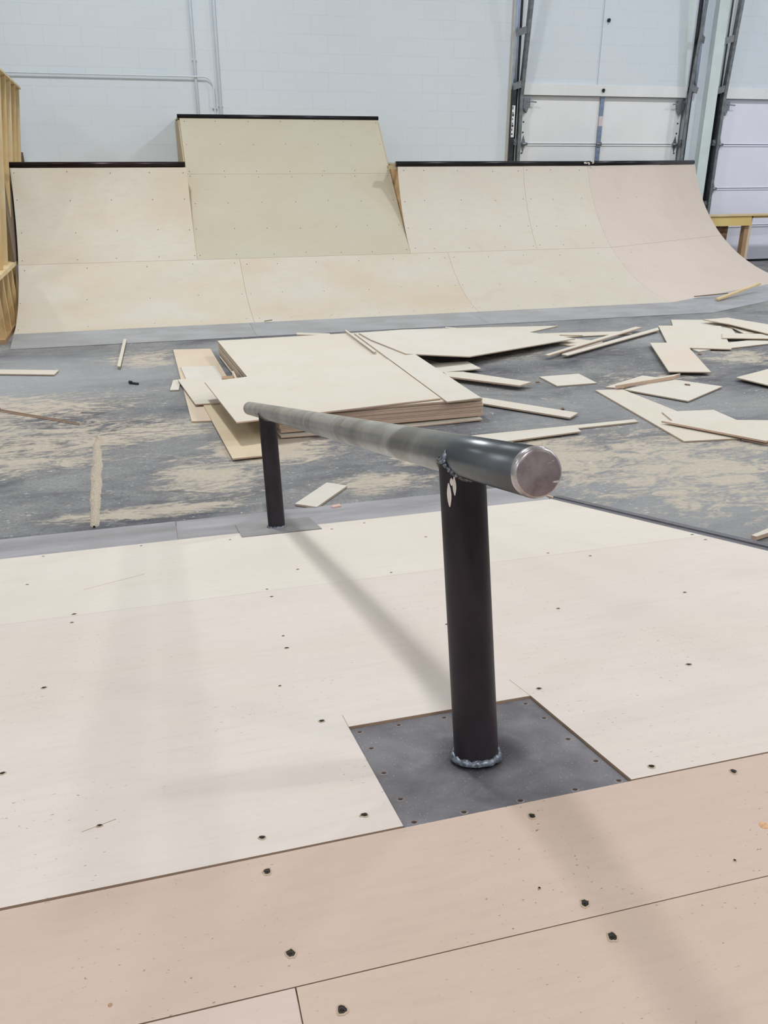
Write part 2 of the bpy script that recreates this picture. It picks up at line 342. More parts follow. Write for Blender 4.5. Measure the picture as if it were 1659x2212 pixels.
SCRAPS = [
('plywood_sheet', 'big pale plywood sheet laid askew on top of the stack, overhanging its left side', 'plywood sheet', [[0.3066, 5.808, 0.1545], [0.4176, 4.7988, 0.1545], [1.75, 4.9827, 0.1545], [1.7195, 6.1441, 0.1545]], 0.009, 'creamE', None),
('plywood_board', 'long narrow pale plywood board along the right edge of the stack top', 'plywood board', [[1.7077, 7.2111, 0.153], [1.765, 4.8988, 0.153], [2.0079, 4.9297, 0.153], [1.9668, 6.6851, 0.153]], 0.009, 'cream', None),
('plywood_strip', 'short thin strip lying on the far right corner of the stack top', 'plywood strip', [[1.644, 7.3164, 0.163], [1.6624, 7.3224, 0.163], [1.695, 6.3989, 0.163], [1.6708, 6.3792, 0.163]], 0.009, 'cream', None),
('plywood_sheet', 'large pale angular plywood sheet sloping off the back right of the stack', 'plywood sheet', [[1.8984, 6.257, 0.163], [2.4634, 6.3384, 0.09], [3.7321, 6.9478, 0.05], [3.4797, 7.4364, 0.03], [3.179, 7.7597, 0.03], [2.1512, 7.2709, 0.15], [1.7352, 7.1511, 0.165], [1.7636, 6.8555, 0.165]], 0.009, 'cream', None),
('plywood_offcut', 'pointed pale offcut lying behind the large angular sheet', 'plywood offcut', [[2.4823, 7.8313, 0.011], [3.1725, 7.865, 0.011], [3.9541, 7.742, 0.011], [3.5342, 7.5104, 0.011], [2.9577, 7.561, 0.011]], 0.009, 'cream', 'plywood offcuts scattered on the concrete floor'),
('plywood_strip', 'thin pale sliver sticking out behind the far end of the stack', 'plywood strip', [[1.3088, 7.8842, 0.05], [1.6023, 7.7701, 0.05], [1.5987, 7.6694, 0.05], [1.2936, 7.797, 0.05]], 0.009, 'cream', None),
('plywood_strip', 'thin sliver between the steel apron and the pointed offcut', 'plywood strip', [[2.8137, 7.9327, 0.021], [3.0253, 7.7394, 0.021], [3.0348, 7.6884, 0.021], [2.7979, 7.8871, 0.021]], 0.006, 'cream', None),
('plywood_board', 'tan plywood board lying lengthwise on the floor left of the stack', 'plywood board', [[0.153, 7.6178, 0.0105], [0.4729, 7.5706, 0.0105], [0.5691, 5.3176, 0.0105], [0.1797, 5.3702, 0.0105]], 0.009, 'tan', None),
('plywood_offcut', 'two-tone plywood offcut lying across the tan board', 'plywood offcut', [[0.1833, 6.8921, 0.021], [0.4575, 6.851, 0.021], [0.506, 5.9498, 0.021], [0.2272, 5.9866, 0.021]], 0.009, 'cream', None),
('plywood_offcut', 'pale offcut laid over the two-tone offcut left of the stack', 'plywood offcut', [[0.1415, 6.4321, 0.031], [0.2261, 5.7012, 0.031], [0.3914, 5.6922, 0.031], [0.3273, 6.4185, 0.031]], 0.009, 'cream', None),
('plywood_offcut', 'tiny pale offcut just left of the tan board', 'plywood offcut', [[0.108, 6.5009, 0.011], [0.1463, 6.5052, 0.011], [0.1607, 6.4425, 0.011], [0.1356, 6.1959, 0.011], [0.0729, 6.2061, 0.011]], 0.009, 'cream', 'plywood offcuts scattered on the concrete floor'),
('plywood_sheet', 'tan plywood sheet half under the overhanging top sheet, behind the far rail post', 'plywood sheet', [[0.2791, 5.7131, 0.0205], [0.3588, 4.544, 0.0205], [0.612, 4.5532, 0.0205], [0.5982, 5.6988, 0.0205]], 0.009, 'tan2', None),
('plywood_strip', 'pale flat strip running right from the tip of the angular sheet', 'plywood strip', [[3.5944, 7.4193, 0.014], [4.4342, 7.2983, 0.014], [4.4569, 7.1738, 0.014], [3.7172, 7.2024, 0.014]], 0.009, 'cream', None),
('plywood_strip', 'short thin strip lying on the pale flat strip beyond the angular sheet', 'plywood strip', [[3.7561, 7.3023, 0.0235], [3.9501, 7.2151, 0.0235], [3.9343, 7.185, 0.0235], [3.736, 7.2617, 0.0235]], 0.008, 'cream', None),
('plywood_strip', 'long brownish strip at the left of the crossed strips', 'plywood strip', [[3.1815, 6.4351, 0.0425], [3.2039, 6.4015, 0.0425], [4.629, 7.2987, 0.0425], [4.591, 7.3461, 0.0425]], 0.011, 'creamE', None),
('plywood_strip', 'middle one of the three parallel strips beside the angular sheet', 'plywood strip', [[3.3665, 6.5674, 0.0215], [3.4006, 6.5297, 0.0215], [3.964, 6.8573, 0.0215], [3.974, 6.9619, 0.0215]], 0.009, 'creamE', None),
('plywood_strip', 'long white strip, the longest and nearest of the crossed strips', 'plywood strip', [[3.3524, 6.4608, 0.031], [3.3816, 6.4066, 0.031], [4.7588, 7.1917, 0.031], [4.8112, 7.2996, 0.031]], 0.009, 'cream', None),
('plywood_offcut', 'triangular offcut tucked under the crossed strips', 'plywood offcut', [[3.5614, 6.9343, 0.011], [3.8127, 7.1248, 0.011], [4.0004, 6.9212, 0.011], [3.6311, 6.8428, 0.011]], 0.009, 'cream', 'plywood offcuts scattered on the concrete floor'),
('plywood_offcut', 'sharp triangular offcut touching the right edge of the stack top end', 'plywood offcut', [[2.0831, 6.838, 0.02], [2.2589, 6.4678, 0.02], [2.1365, 6.4498, 0.02]], 0.009, 'cream', None),
('plywood_offcut', 'small pale rectangle at the right side of the stack', 'plywood offcut', [[2.1001, 6.424, 0.03], [2.481, 6.432, 0.03], [2.4988, 6.1583, 0.03], [2.1415, 6.12, 0.03]], 0.009, 'cream', None),
('plywood_strip', 'wide tan-edged strip pointing right from the stack side, above the lone rectangle', 'plywood strip', [[2.1501, 6.0739, 0.044], [2.2991, 6.0411, 0.044], [2.6806, 5.6093, 0.044], [2.5557, 5.538, 0.044], [2.1383, 5.932, 0.044]], 0.012, 'creamE', None),
('plywood_chip', 'little white chip under the edge of the tan-edged strip', 'wood chip', [[2.4221, 5.8034, 0.008], [2.4547, 5.8091, 0.008], [2.4719, 5.7682, 0.008], [2.4511, 5.7452, 0.008]], 0.006, 'cream', None),
('plywood_chip', 'small dark chip left of the lone pale rectangle', 'wood chip', [[2.7841, 5.7495, 0.006], [2.8145, 5.7486, 0.006], [2.8058, 5.7217, 0.006], [2.7755, 5.7226, 0.006]], 0.005, 'brown', None),
('plywood_offcut', 'lone pale rectangle of plywood on bare floor right of the stack', 'plywood offcut', [[2.8686, 5.8651, 0.0105], [3.2109, 5.8726, 0.0105], [3.2084, 5.5723, 0.0105], [2.8777, 5.5696, 0.0105]], 0.009, 'cream', None),
('plywood_strip', 'pale strip pointing from the near right corner of the stack', 'plywood strip', [[2.1905, 5.3783, 0.022], [2.228, 5.3491, 0.022], [2.6768, 4.8523, 0.022], [2.5715, 4.7653, 0.022], [2.1418, 5.2368, 0.022]], 0.011, 'cream', None),
('plywood_chip', 'dark chip lying beside the strip near the stack corner', 'wood chip', [[2.6387, 5.0259, 0.01], [2.6622, 5.0312, 0.01], [2.6498, 4.9994, 0.01], [2.6264, 4.9941, 0.01]], 0.008, 'brown', None),
('plywood_strip', 'long thin strip on the floor behind the rail, the farther of two', 'plywood strip', [[1.7235, 4.6049, 0.012], [2.9777, 4.6512, 0.012], [2.9765, 4.5982, 0.012], [1.7562, 4.5306, 0.012]], 0.009, 'cream', None),
('plywood_strip', 'wider strip on the floor behind the rail, the nearer of two', 'plywood strip', [[1.8216, 4.5075, 0.0225], [2.5171, 4.5694, 0.0225], [2.5023, 4.4791, 0.0225], [1.8712, 4.4074, 0.0225]], 0.009, 'cream', None),
('plywood_offcut', 'farthest board in the right-hand pile, partly covered in front', 'plywood offcut', [[5.246, 7.737, 0.011], [5.7924, 7.5753, 0.011], [5.4129, 6.8954, 0.011], [4.8439, 7.0496, 0.011]], 0.009, 'cream', None),
('plywood_sheet', 'widest pale piece in the middle of the right-hand pile', 'plywood sheet', [[4.8998, 7.4303, 0.022], [5.4961, 7.251, 0.022], [4.9172, 6.2895, 0.022], [4.4287, 6.5017, 0.022]], 0.009, 'cream', None),
('plywood_offcut', 'pinkish-ended board at the near left of the right-hand pile', 'plywood offcut', [[4.334, 6.6681, 0.033], [4.6461, 6.6044, 0.033], [4.1957, 5.5647, 0.033], [3.8844, 5.665, 0.033]], 0.009, 'pinkend', None),
('plywood_strip', 'wide strip raised at the far right of the pile', 'plywood strip', [[5.443, 7.4739, 0.05], [5.7521, 7.4991, 0.05], [5.9419, 6.9762, 0.05], [5.6005, 6.5509, 0.05], [5.5457, 7.1716, 0.05]], 0.009, 'cream', None),
('plywood_strip', 'narrow strip under the raised strip of the right-hand pile', 'plywood strip', [[5.5917, 7.2789, 0.0215], [5.7068, 7.2221, 0.0215], [5.6558, 6.8211, 0.0215], [5.4792, 6.869, 0.0215]], 0.009, 'cream', None),
('plywood_strip', 'level strip crossing out of frame right of the pile', 'plywood strip', [[5.2473, 6.8856, 0.0325], [5.7307, 6.7084, 0.0325], [5.5829, 6.5242, 0.0325], [5.1043, 6.6869, 0.0325]], 0.009, 'cream', None),
('plywood_strip', 'slanting strip just below the level strip at the right', 'plywood strip', [[5.0334, 6.5696, 0.0125], [5.7051, 6.671, 0.0125], [5.5321, 6.4555, 0.0125], [4.949, 6.3663, 0.0125]], 0.009, 'cream', None),
('plywood_chip', 'thin chip poking out under the widest piece of the pile', 'wood chip', [[4.614, 6.4444, 0.011], [4.7583, 6.3655, 0.011], [4.6097, 6.3276, 0.011]], 0.009, 'cream', None),
('plywood_chip', 'tiny dark chip on the floor before the right-hand pile', 'wood chip', [[4.5756, 6.2834, 0.006], [4.5958, 6.2588, 0.006], [4.57, 6.228, 0.006], [4.5537, 6.2513, 0.006]], 0.005, 'brown', None),
('plywood_board', 'long diagonal board, the nearest large piece at the right', 'plywood board', [[3.0937, 5.3864, 0.0105], [3.2981, 5.3513, 0.0105], [3.4236, 4.1275, 0.0105], [3.0322, 4.171, 0.0105]], 0.009, 'cream', None),
('plywood_offcut', 'board lying across the diagonal board, partly covered', 'plywood offcut', [[3.2327, 4.7306, 0.02], [3.5958, 4.6831, 0.02], [3.5982, 4.4177, 0.02], [3.1695, 4.4613, 0.02]], 0.009, 'cream', None),
('plywood_board', 'board with brown near edge over the diagonal board, cut by the frame', 'plywood board', [[3.0911, 4.5151, 0.032], [3.561, 4.4081, 0.032], [3.8483, 4.3194, 0.032], [3.6116, 4.027, 0.032], [3.4661, 3.9884, 0.032]], 0.012, 'creamE', None),
('plywood_strip', 'brownish strip under the nearest board at the right edge', 'plywood strip', [[3.3988, 4.1203, 0.009], [3.4597, 4.1224, 0.009], [3.5603, 3.9573, 0.009], [3.5308, 3.9209, 0.009]], 0.008, 'tan', None),
('plywood_offcut', 'pale offcut under the thick stick', 'plywood offcut', [[3.2059, 5.4453, 0.0105], [3.6667, 5.6865, 0.0105], [3.7491, 5.5953, 0.0105], [3.3153, 5.3809, 0.0105]], 0.009, 'cream', None),
('plywood_offcut', 'wide pale four-sided offcut in front of the thick stick', 'plywood offcut', [[3.3, 5.3293, 0.016], [3.8113, 5.5033, 0.016], [4.0504, 5.2149, 0.016], [3.5691, 4.9316, 0.016]], 0.009, 'cream', None),
('wooden_stick', 'thick brown-edged stick lying over two pale offcuts', 'stick', [[3.2289, 5.3441, 0.045], [3.2555, 5.3576, 0.045], [3.9076, 5.5456, 0.045], [3.8162, 5.4868, 0.045]], 0.026, 'creamE', None),
('plywood_chip', 'small chip lying on the wide four-sided offcut', 'wood chip', [[3.8117, 5.3405, 0.022], [3.8399, 5.3115, 0.022], [3.8278, 5.2936, 0.022], [3.799, 5.3156, 0.022]], 0.006, 'brown', None),
('plywood_offcut', 'pale sheet corner entering at the right edge of the frame', 'plywood offcut', [[4.2851, 5.3766, 0.03], [4.7043, 5.5429, 0.03], [4.9613, 5.6383, 0.03], [4.4435, 5.0044, 0.03], [4.3672, 5.1151, 0.03]], 0.009, 'cream', None),
('wooden_stick', 'short thick stick at the right edge, beside the bank ramp', 'stick', [[2.5051, 2.8636, 0.03], [2.6498, 2.9163, 0.03], [2.623, 2.8731, 0.03], [2.5174, 2.8448, 0.03]], 0.02, 'creamE', None),
('plywood_offcut', 'small pale rectangle on the floor between the two rail posts', 'plywood offcut', [[0.589, 3.8122, 0.0125], [0.8017, 4.0572, 0.0125], [0.895, 3.9831, 0.0125], [0.6852, 3.743, 0.0125]], 0.01, 'cream', None),
('plywood_chip', 'pinkish stub on the edge of the steel apron near the small rectangle', 'wood chip', [[0.7515, 3.703, 0.03], [0.7931, 3.713, 0.03], [0.7967, 3.6876, 0.03], [0.751, 3.679, 0.03]], 0.018, 'pink', None),
('plywood_strip', 'pale strip entering at the left edge of the frame', 'plywood strip', [[-1.3279, 7.2427, 0.014], [-0.762, 7.0566, 0.014], [-0.7855, 6.9129, 0.014], [-1.305, 7.0851, 0.014]], 0.01, 'cream', None),
('plywood_strip', 'short upright-looking pale strip near the far apron on the left', 'plywood strip', [[-0.2725, 8.1139, 0.03], [-0.2455, 8.0957, 0.03], [-0.2856, 6.9885, 0.03], [-0.3109, 7.0036, 0.03]], 0.01, 'cream', None),
('metal_strip', 'thin dull strip lying on the dusty floor at the left', 'metal strip', [[-1.1293, 6.0704, 0.008], [-0.521, 5.5347, 0.008], [-0.5194, 5.5061, 0.008], [-1.1225, 6.0218, 0.008]], 0.006, 'brown', None),
('wooden_stick', 'reddish scrap poking from under the wooden frame at the left', 'stick', [[-1.0944, 6.0426, 0.018], [-1.0538, 6.0022, 0.018], [-1.0521, 5.9669, 0.018], [-1.0886, 6.0, 0.018]], 0.008, 'brown', None)]
SK1=((6.4266, 8.6209, 0.035), (7.343, 9.0793, 0.12))
SK2=((6.2425, 8.8025, 0.05), (6.6963, 8.8016, 0.07))
SK3=((1.1, 8.6002, 0.04), (1.181, 8.6011, 0.05))
FJ=((-0.3893, 5.2569, 0.0), (0.3311, 5.2087, 0.0))
RX = (8.952, 8.95, 8.616)
RZ = (.765, .708, .603, .354)
LIGHTS = [(-.25, 7.2, 620), (-.25, 2.4, 60), (-.25, -3., 350), (6.6, 7.2, 470), (6.6, 1.5, 380), (6.6, -4., 330), (-6.5, 7.2, 130), (-6.5, 1.5, 220), (-6.5, -4., 300), (13., 7., 620), (13., 1.5, 420)]
EXPO = -1.27

# ------------------------------------------------------------------ the hall
XL, XR, YB, YF, ZC = -9., 17., -8., 12.0, 7.
bm = bmesh.new(); box(bm, (XL, YB, -.2), (XR, YF+.2, 0)); struct(obj('floor', bm, 'floor', origin=(0,0,0)), 'grey concrete floor dusted with sawdust', 'floor')
bm = bmesh.new(); box(bm, (XL, YB, ZC), (XR, YF+.2, ZC+.2)); struct(obj('ceiling', bm, 'ceiling'))
bm = bmesh.new(); box(bm, (XL-.2, YB, 0), (XL, YF+.2, ZC)); struct(obj('wall_left', bm, 'wall_plain'))
bm = bmesh.new(); box(bm, (XR, YB, 0), (XR+.2, YF+.2, ZC)); struct(obj('wall_right', bm, 'wall_plain'))
bm = bmesh.new(); box(bm, (XL, YB-.2, 0), (XR, YB, ZC)); struct(obj('wall_front', bm, 'wall_plain'))
D1 = (5.20, 7.90); D2 = (8.42, 11.12); ZH = 2.36
bm = bmesh.new()
for x0, x1, z0 in ((XL, D1[0], 0), (D1[0], D1[1], 2.5), (D1[1], D2[0], 0), (D2[0], D2[1], 2.5), (D2[1], XR, 0)):
    box(bm, (x0, YF, z0), (x1, YF+.2, ZC))
box(bm, (6.425, YF-.018, 2.5), (D1[1], YF, ZC))          # slightly proud right half above the first door
struct(obj('wall_back', bm, 'wall', origin=(0,0,0)), 'pale blue-white painted concrete block wall', 'wall')
# header boards
for i, (a, b_) in enumerate((D1, D2)):
    bm = bmesh.new(); box(bm, (a+.02, YF-.025, ZH), (b_-.02, YF+.05, 2.5)); struct(obj('trim_%d' % (i+1), bm, 'header'))
# small dark anchor holes by the first door
for nm, (x, z) in (('wall_anchor', (6.50, 3.30)), ('wall_anchor', (6.515, 2.435))):
    bm = bmesh.new(); tube(bm, [(x, YF-.045, z), (x, YF-.015, z)], .022, 12); box(bm, (x-.008, YF-.055, z-.03), (x+.008, YF-.045, z+.01))
    tag(obj(nm, bm, 'steel_dk'), 'small dark anchor in the ' + ('white wall high above the left door' if z > 3 else 'pale header board over the left door'), 'anchor')

def sectional_door(name, x0, x1, mat, zs, stile_x, label):
    r = bpy.data.objects.new(name, None); COL.objects.link(r); r.location = ((x0+x1)/2, YF+.06, 0); struct(r, label, 'door')
    for z0, z1 in zip(zs, zs[1:]):
        bm = bmesh.new(); box(bm, (x0+.01, YF+.045, z0+.004), (x1-.01, YF+.09, z1-.004))
        # rolled ribs at the joint
        box(bm, (x0+.01, YF+.032, z1-.022), (x1-.01, YF+.045, z1-.010)); box(bm, (x0+.01, YF+.036, z0+.006), (x1-.01, YF+.045, z0+.014))
        obj('door_panel', bm, mat, r)
    for sx, s in ((x0+.135, 1), (x1-.075, -1)):
        bm = bmesh.new(); box(bm, (sx-.045, YF+.030, zs[0]), (sx+.045, YF+.0445, zs[-1]-.12))
        e = obj('end_stile', bm, mat, r)
        bm = bmesh.new()
        for z in [zs[0]+.1+.135*k for k in range(int((zs[-1]-zs[0]-.25)/.135))]:
            tube(bm, [(sx-.012*s, YF+.024, z), (sx-.012*s, YF+.0305, z)], .011, 8)
        o = obj('stile_slots', bm, 'steel_dk', r)
        for z in zs[1:-1]:
            bm = bmesh.new()
            vs = [(sx, YF+.022, z+.115), (sx+.035, YF+.022, z), (sx, YF+.022, z-.115), (sx-.035, YF+.022, z)]
            prism(bm, vs, (0, .008, 0)); tube(bm, [(sx-.05*s, YF+.0, z), (sx+.05*s, YF+.0, z)], .019, 10); box(bm, (sx-.03, YF+.0, z-.015), (sx+.03, YF+.022, z+.015))
            obj('hinge', bm, 'hinge', r)
        bm = bmesh.new(); z = zs[-1]-.09
        box(bm, (sx-.05, YF-.03, z-.07), (sx+.05, YF+.03, z+.05)); bar(bm, (sx, YF-.03, z+.01), (sx+.14*s, YF-.03, z+.0), .012, .018)
        prism(bm, [(sx-.05, YF-.03, z-.07), (sx+.03, YF-.03, z-.07), (sx, YF-.03, z-.14)], (0, .05, 0))
        obj('top_roller_bracket', bm, 'hinge', r)
    if stile_x:
        for nm, z0, z1, w, m in (('center_stile', 1.735, 1.975, .062, 'galv_strip'), ('stile_patch', 1.975, 2.105, .058, 'rose'), ('center_stile', 2.105, 2.375, .060, 'galv_strip'), ('center_stile', 0.02, 1.735, .062, 'galv_strip')):
            bm = bmesh.new(); box(bm, (stile_x-w/2, YF+.018, z0), (stile_x+w/2, YF+.032, z1)); obj(nm, bm, m, r)
        bm = bmesh.new(); tube(bm, [(stile_x-.04, YF+.01, 1.735), (stile_x+.04, YF+.01, 1.735)], .018, 10); box(bm, (stile_x-.035, YF+.0, 1.70), (stile_x+.035, YF+.018, 1.765)); obj('hinge', bm, 'hinge', r)
    return r
zs = [.03, .56, 1.112, 1.735, ZH]
sectional_door('door_1', D1[0]+.02, D1[1]-.02, 'door', zs, 6.545, 'white sectional overhead door with a blue-grey centre stile')
sectional_door('door_2', D2[0]+.02, D2[1]-.02, 'door2', zs, None, 'white sectional overhead door with a lilac cast of light in its colour, right edge')

def door_track(x, s, label, tube_m='galv_blue', lean=.30):
    """vertical-lift track: wall angle, leaning track rail above the door, braces; s=+1 on a door's left side"""
    r = thing('door_track', label, 'door track', (x, YF, 0))
    y0 = YF-.06
    bm = bmesh.new()      # rolled track: front flange, web
    zk = 2.33; zt = 5.2
    for p, q in (((x, y0-.02, 0), (x, y0-.02, zk)), ((x, y0-.02, zk), (x, y0-.02-lean*(zt-zk)/1.2*.55, zt))):
        bar(bm, p, q, .012, .07, (0, 1, 0)); bar(bm, Vector(p)+Vector((s*.02, -.035, 0)), Vector(q)+Vector((s*.02, -.035, 0)), .045, .008, (0, 1, 0))
    obj('track_rail', bm, 'steel_track', r)
    bm = bmesh.new(); bar(bm, (x-s*.055, YF-.02, 0), (x-s*.055, YF-.02, 2.44), .06, .012, (0, 1, 0)); bar(bm, (x-s*.03, YF-.045, 0), (x-s*.03, YF-.045, 2.44), .010, .06, (0, 1, 0)); obj('wall_angle', bm, 'steel_dk', r)
    bm = bmesh.new(); tube(bm, [(x-s*.085, YF-.05, 2.42), (x-s*.085, YF-.05, 5.2)], .036, 16); obj('counterbalance_tube', bm, tube_m, r)
    bm = bmesh.new(); bar(bm, (x-s*.03, YF-.03, 2.42), (x-s*.03, YF-.03, 5.2), .045, .03, (0, 1, 0)); obj('upper_wall_angle', bm, 'steel_dk', r)
    for z in (2.47, 3.11, 4.1):
        yt = y0-.02-lean*(z-zk)/1.2*.55 if z > zk else y0
        bm = bmesh.new(); bar(bm, (x-s*.10, YF-.075, z-.02), (x-s*.0, min(yt, YF-.09), z+.0), .06, .010, (0, 0, 1)) if False else None
        p, q = Vector((x-s*.115, YF-.095, z-.02)), Vector((x+s*.01, yt-.03, z+.02))
        bar(bm, p, q, .008, .085, (0, 0, 1)); obj('track_brace', bm, 'steel_track', r)
    for z in (.9, 1.76):
        bm = bmesh.new(); box(bm, (x-.05, YF-.085, z-.04), (x+.03, YF-.02, z+.04)); tube(bm, [(x-.03, YF-.1, z), (x-.03, YF-.085, z)], .014, 8); obj('track_clip', bm, 'hinge', r)
    return r
t = door_track(5.215, 1, 'steel track with tube coloured by bluish reflection and printed label, left of the left door')
bm = bmesh.new(); box(bm, (5.10, YF-.10, 0), (5.155, YF-.05, 2.47)); obj('spring_housing', bm, 'steel_dk', t)
bm = bmesh.new(); box(bm, (5.105, YF-.103, 1.82), (5.150, YF-.1005, 2.22)); lb = obj('label_sticker', bm, 'paper', t)
for k, (z, h) in enumerate(((2.17, .04), (2.12, .015), (2.085, .03), (2.04, .02), (1.99, .012), (1.95, .03), (1.90, .03), (1.85, .02))):
    bm = bmesh.new(); box(bm, (5.11, YF-.1055, z), (5.122 + .006*(k % 3), YF-.1035, z+h)); obj('printed_mark', bm, 'ink', lb)

door_track(7.885, -1, 'dark steel track on the right side of the left door', lean=.22)
door_track(8.44, 1, 'grey steel track left of the right door', 'jamb_w', lean=.17)
for i, (x0, x1, m, y) in enumerate(((5.085, 5.125, 'jamb', .05), (5.125, 5.20, 'jamb', .03), (7.73, 7.80, 'jamb_w', .02), (8.165, 8.33, 'jamb_w', .11))):
    bm = bmesh.new(); z0 = 2.5 if i == 2 else 0
    box(bm, (x0, YF-y, z0), (x1, YF, ZC)); struct(obj('trim_%d' % (i+3), bm, m))
# painted conduits
def conduit(label, pts, r=.017, clips=()):
    bm = bmesh.new(); tube(bm, pts, r, 12); o = obj('conduit', bm, 'conduit'); tag(o, label, 'conduit')
    for c in clips:
        bm = bmesh.new(); box(bm, (c[0]-.027, YF-.030, c[1]-.008), (c[0]+.027, YF, c[1]+.008)); obj('conduit_clip', bm, 'conduit', o)
def elbow(cx, cz, r, a0, a1, y, n=8): return [(cx+r*math.cos(a0+(a1-a0)*k/n), y, cz+r*math.sin(a0+(a1-a0)*k/n)) for k in range(n+1)]
yc_ = YF-.022
conduit('straight vertical painted conduit, the left of the two verticals', [(.84, yc_, 0.2), (.84, yc_, ZC)], .018, ((.84, 2.68),))
conduit('straight vertical painted conduit, the rightmost on the block wall', [(1.125, yc_, 0.2), (1.125, yc_, ZC)], .020, ((1.125, 2.17),))
conduit('thin conduit running level along the wall and bending down at its right end', [(XL+.02, YF-.05, 2.50), (.88, YF-.05, 2.49)] + elbow(.93, 2.37, .12, PI/2, 0, YF-.05) + [(1.05, YF-.05, .2)], .0095, ((1.05, 2.14),))

# ------------------------------------------------------------------ quarter pipe
RQ, YQ = 2.0154, 8.347; YC, ZCOP = 10.287, 1.468
def q_prof(s):
    a = s/RQ; return YQ+RQ*math.sin(a), RQ-RQ*math.cos(a), (-math.sin(a), math.cos(a))    # y, z, surface normal (y,z) towards the rider
S_COP = RQ*math.acos(1-ZCOP/RQ)
# extension: leaves the quarter at the seam and flattens out
SE0 = 1.507; _y, _z, _n = q_prof(SE0)
def e_prof(s):
    """s from 0 at the seam; larger radius; returns y, z, normal"""
    a0 = SE0/RQ; RE = 26.; a = a0 + s/RE
    y = _y + RE*(math.sin(a)-math.sin(a0)); z = _z - RE*(math.cos(a)-math.cos(a0)); return y, z, (-math.sin(a), math.cos(a))
LE = 2.055
XQ0, XQ1, XQ2, XQ3 = -1.286, .547, 2.991, 5.475
def skin(bm, xf0, xf1, s0, s1, prof, ns=14, nx=1, gap=.0011, th=.012, push=0., tr=lambda x, y, z: (x, y, z)):
    """curved sheet between x limits (functions of y,z) and arc positions s0..s1, th thick"""
    s0 += gap; s1 -= gap; top, bot = [], []
    for i in range(ns+1):
        s = s0+(s1-s0)*i/ns; y, z, n = prof(s); y += n[0]*push; z += n[1]*push
        xa, xb = xf0(y)+gap, xf1(y)-gap
        top.append([bm.verts.new(tr(xa+(xb-xa)*k/nx, y, z)) for k in range(nx+1)])
        bot.append([bm.verts.new(tr(xa+(xb-xa)*k/nx, y-n[0]*th, z-n[1]*th)) for k in range(nx+1)])
    def q(a, b_, c, d, mi=0, sm=False):
        f = bm.faces.new((a, b_, c, d)); f.material_index = mi; f.smooth = sm
    for i in range(ns):
        for k in range(nx):
            q(top[i][k], top[i][k+1], top[i+1][k+1], top[i+1][k], 0, True); q(bot[i][k], bot[i+1][k], bot[i+1][k+1], bot[i][k+1], 0, True)
        q(top[i][0], top[i+1][0], bot[i+1][0], bot[i][0], 1); q(top[i][nx], bot[i][nx], bot[i+1][nx], top[i+1][nx], 1)
    for k in range(nx):
        q(top[0][k], bot[0][k], bot[0][k+1], top[0][k+1], 1); q(top[ns][k], top[ns][k+1], bot[ns][k+1], bot[ns][k], 1)
def split_sides(bm):
    bmesh.ops.split_edges(bm, edges=[e for e in bm.edges if len({f.material_index for f in e.link_faces}) > 1])
def screws_on(bm, xs, ss, prof, r=.0052, tr=lambda x, y, z: (x, y, z), push=0.):
    for s in ss:
        y, z, n = prof(s)
        for x in xs:
            xx = x + R.uniform(-.02, .02); s2 = s + R.uniform(-.012, .012); y, z, n = prof(s2)
            t2 = (-n[1], n[0]); e = .0012 + push
            ring = [bm.verts.new(tr(xx+r*math.cos(a), y+n[0]*e-t2[0]*r*math.sin(a)*.0+ (n[1])*r*math.sin(a), z+n[1]*e-(n[0])*r*math.sin(a))) for a in [2*PI*k/8 for k in range(8)]]
            f = bm.faces.new(ring); f.material_index = 2
def c_(x): return lambda y: x
qp = thing('quarter_pipe', 'long plywood quarter pipe with taller middle extension and black coping along the back wall', 'skate ramp', ((XQ0+XQ3)/2, 9.5, 0))
TH14 = math.tan(math.radians(12.5))
hipx = lambda y: XQ3 - (y-YC)*TH14
def sheet(x0, x1, s0, s1, prof, mat, sx, ss, ns=14, parent=qp, tr=lambda x,y,z:(x,y,z), label=None, th=.012):
    bm = bmesh.new(); skin(bm, x0, x1, s0, s1, prof, ns, tr=tr, th=th, nx=1); split_sides(bm); screws_on(bm, sx, ss, prof, tr=tr)
    o = obj('plywood_sheet', bm, [mat, 'edge_pale', 'hole'], parent, recalc=False)
    if label: o['label'] = label
    return o
S0 = .287; SM = 1.507; JA = 1.007; JB = 3.45; JC = 4.60
sheet(c_(XQ0), c_(JA), S0, SM, q_prof, 'ply_a', [XQ0+.04, -.62, .02, .5, JA-.05], [.42, .95, 1.44])
sheet(c_(JA), c_(JB), S0, SM, q_prof, 'ply_c', [JA+.06, 1.4, 1.85, 2.35, 2.75, 3.2, JB-.04], [.42, .95, 1.42])
sheet(c_(JB), hipx, S0, SM, q_prof, 'ply_r', [JB+.05, 3.95, 4.4, 4.85, 5.4], [.42, .95, 1.42])
sheet(c_(XQ0), c_(XQ1), SM, S_COP, q_prof, 'ply_b', [XQ0+.05, -.70, -.28, .15, XQ1-.04], [1.56, 1.90, 2.27, 2.56], 16)
sheet(c_(XQ2), c_(JC), SM, S_COP, q_prof, 'ply_r', [XQ2+.06, 3.3, 3.75, 4.2, JC-.05], [1.57, 1.85, 2.2, 2.56], 16)
sheet(c_(JC), hipx, SM, S_COP, q_prof, 'ply_r', [JC+.06, 4.95, 5.35], [1.57, 1.85, 2.2, 2.56], 16)
ex = [XQ1+.05 + (XQ2-XQ1-.1)*k/6 for k in range(7)]
sheet(c_(XQ1), c_(XQ2), 0, 1.22, e_prof, 'ply_ext', ex, [.05, .42, .80, 1.18], 8)
sheet(c_(XQ1+.01), c_(XQ2-.01), 1.22, LE, e_prof, 'ply_ext', ex, [1.26, 1.66, LE-.04], 6)
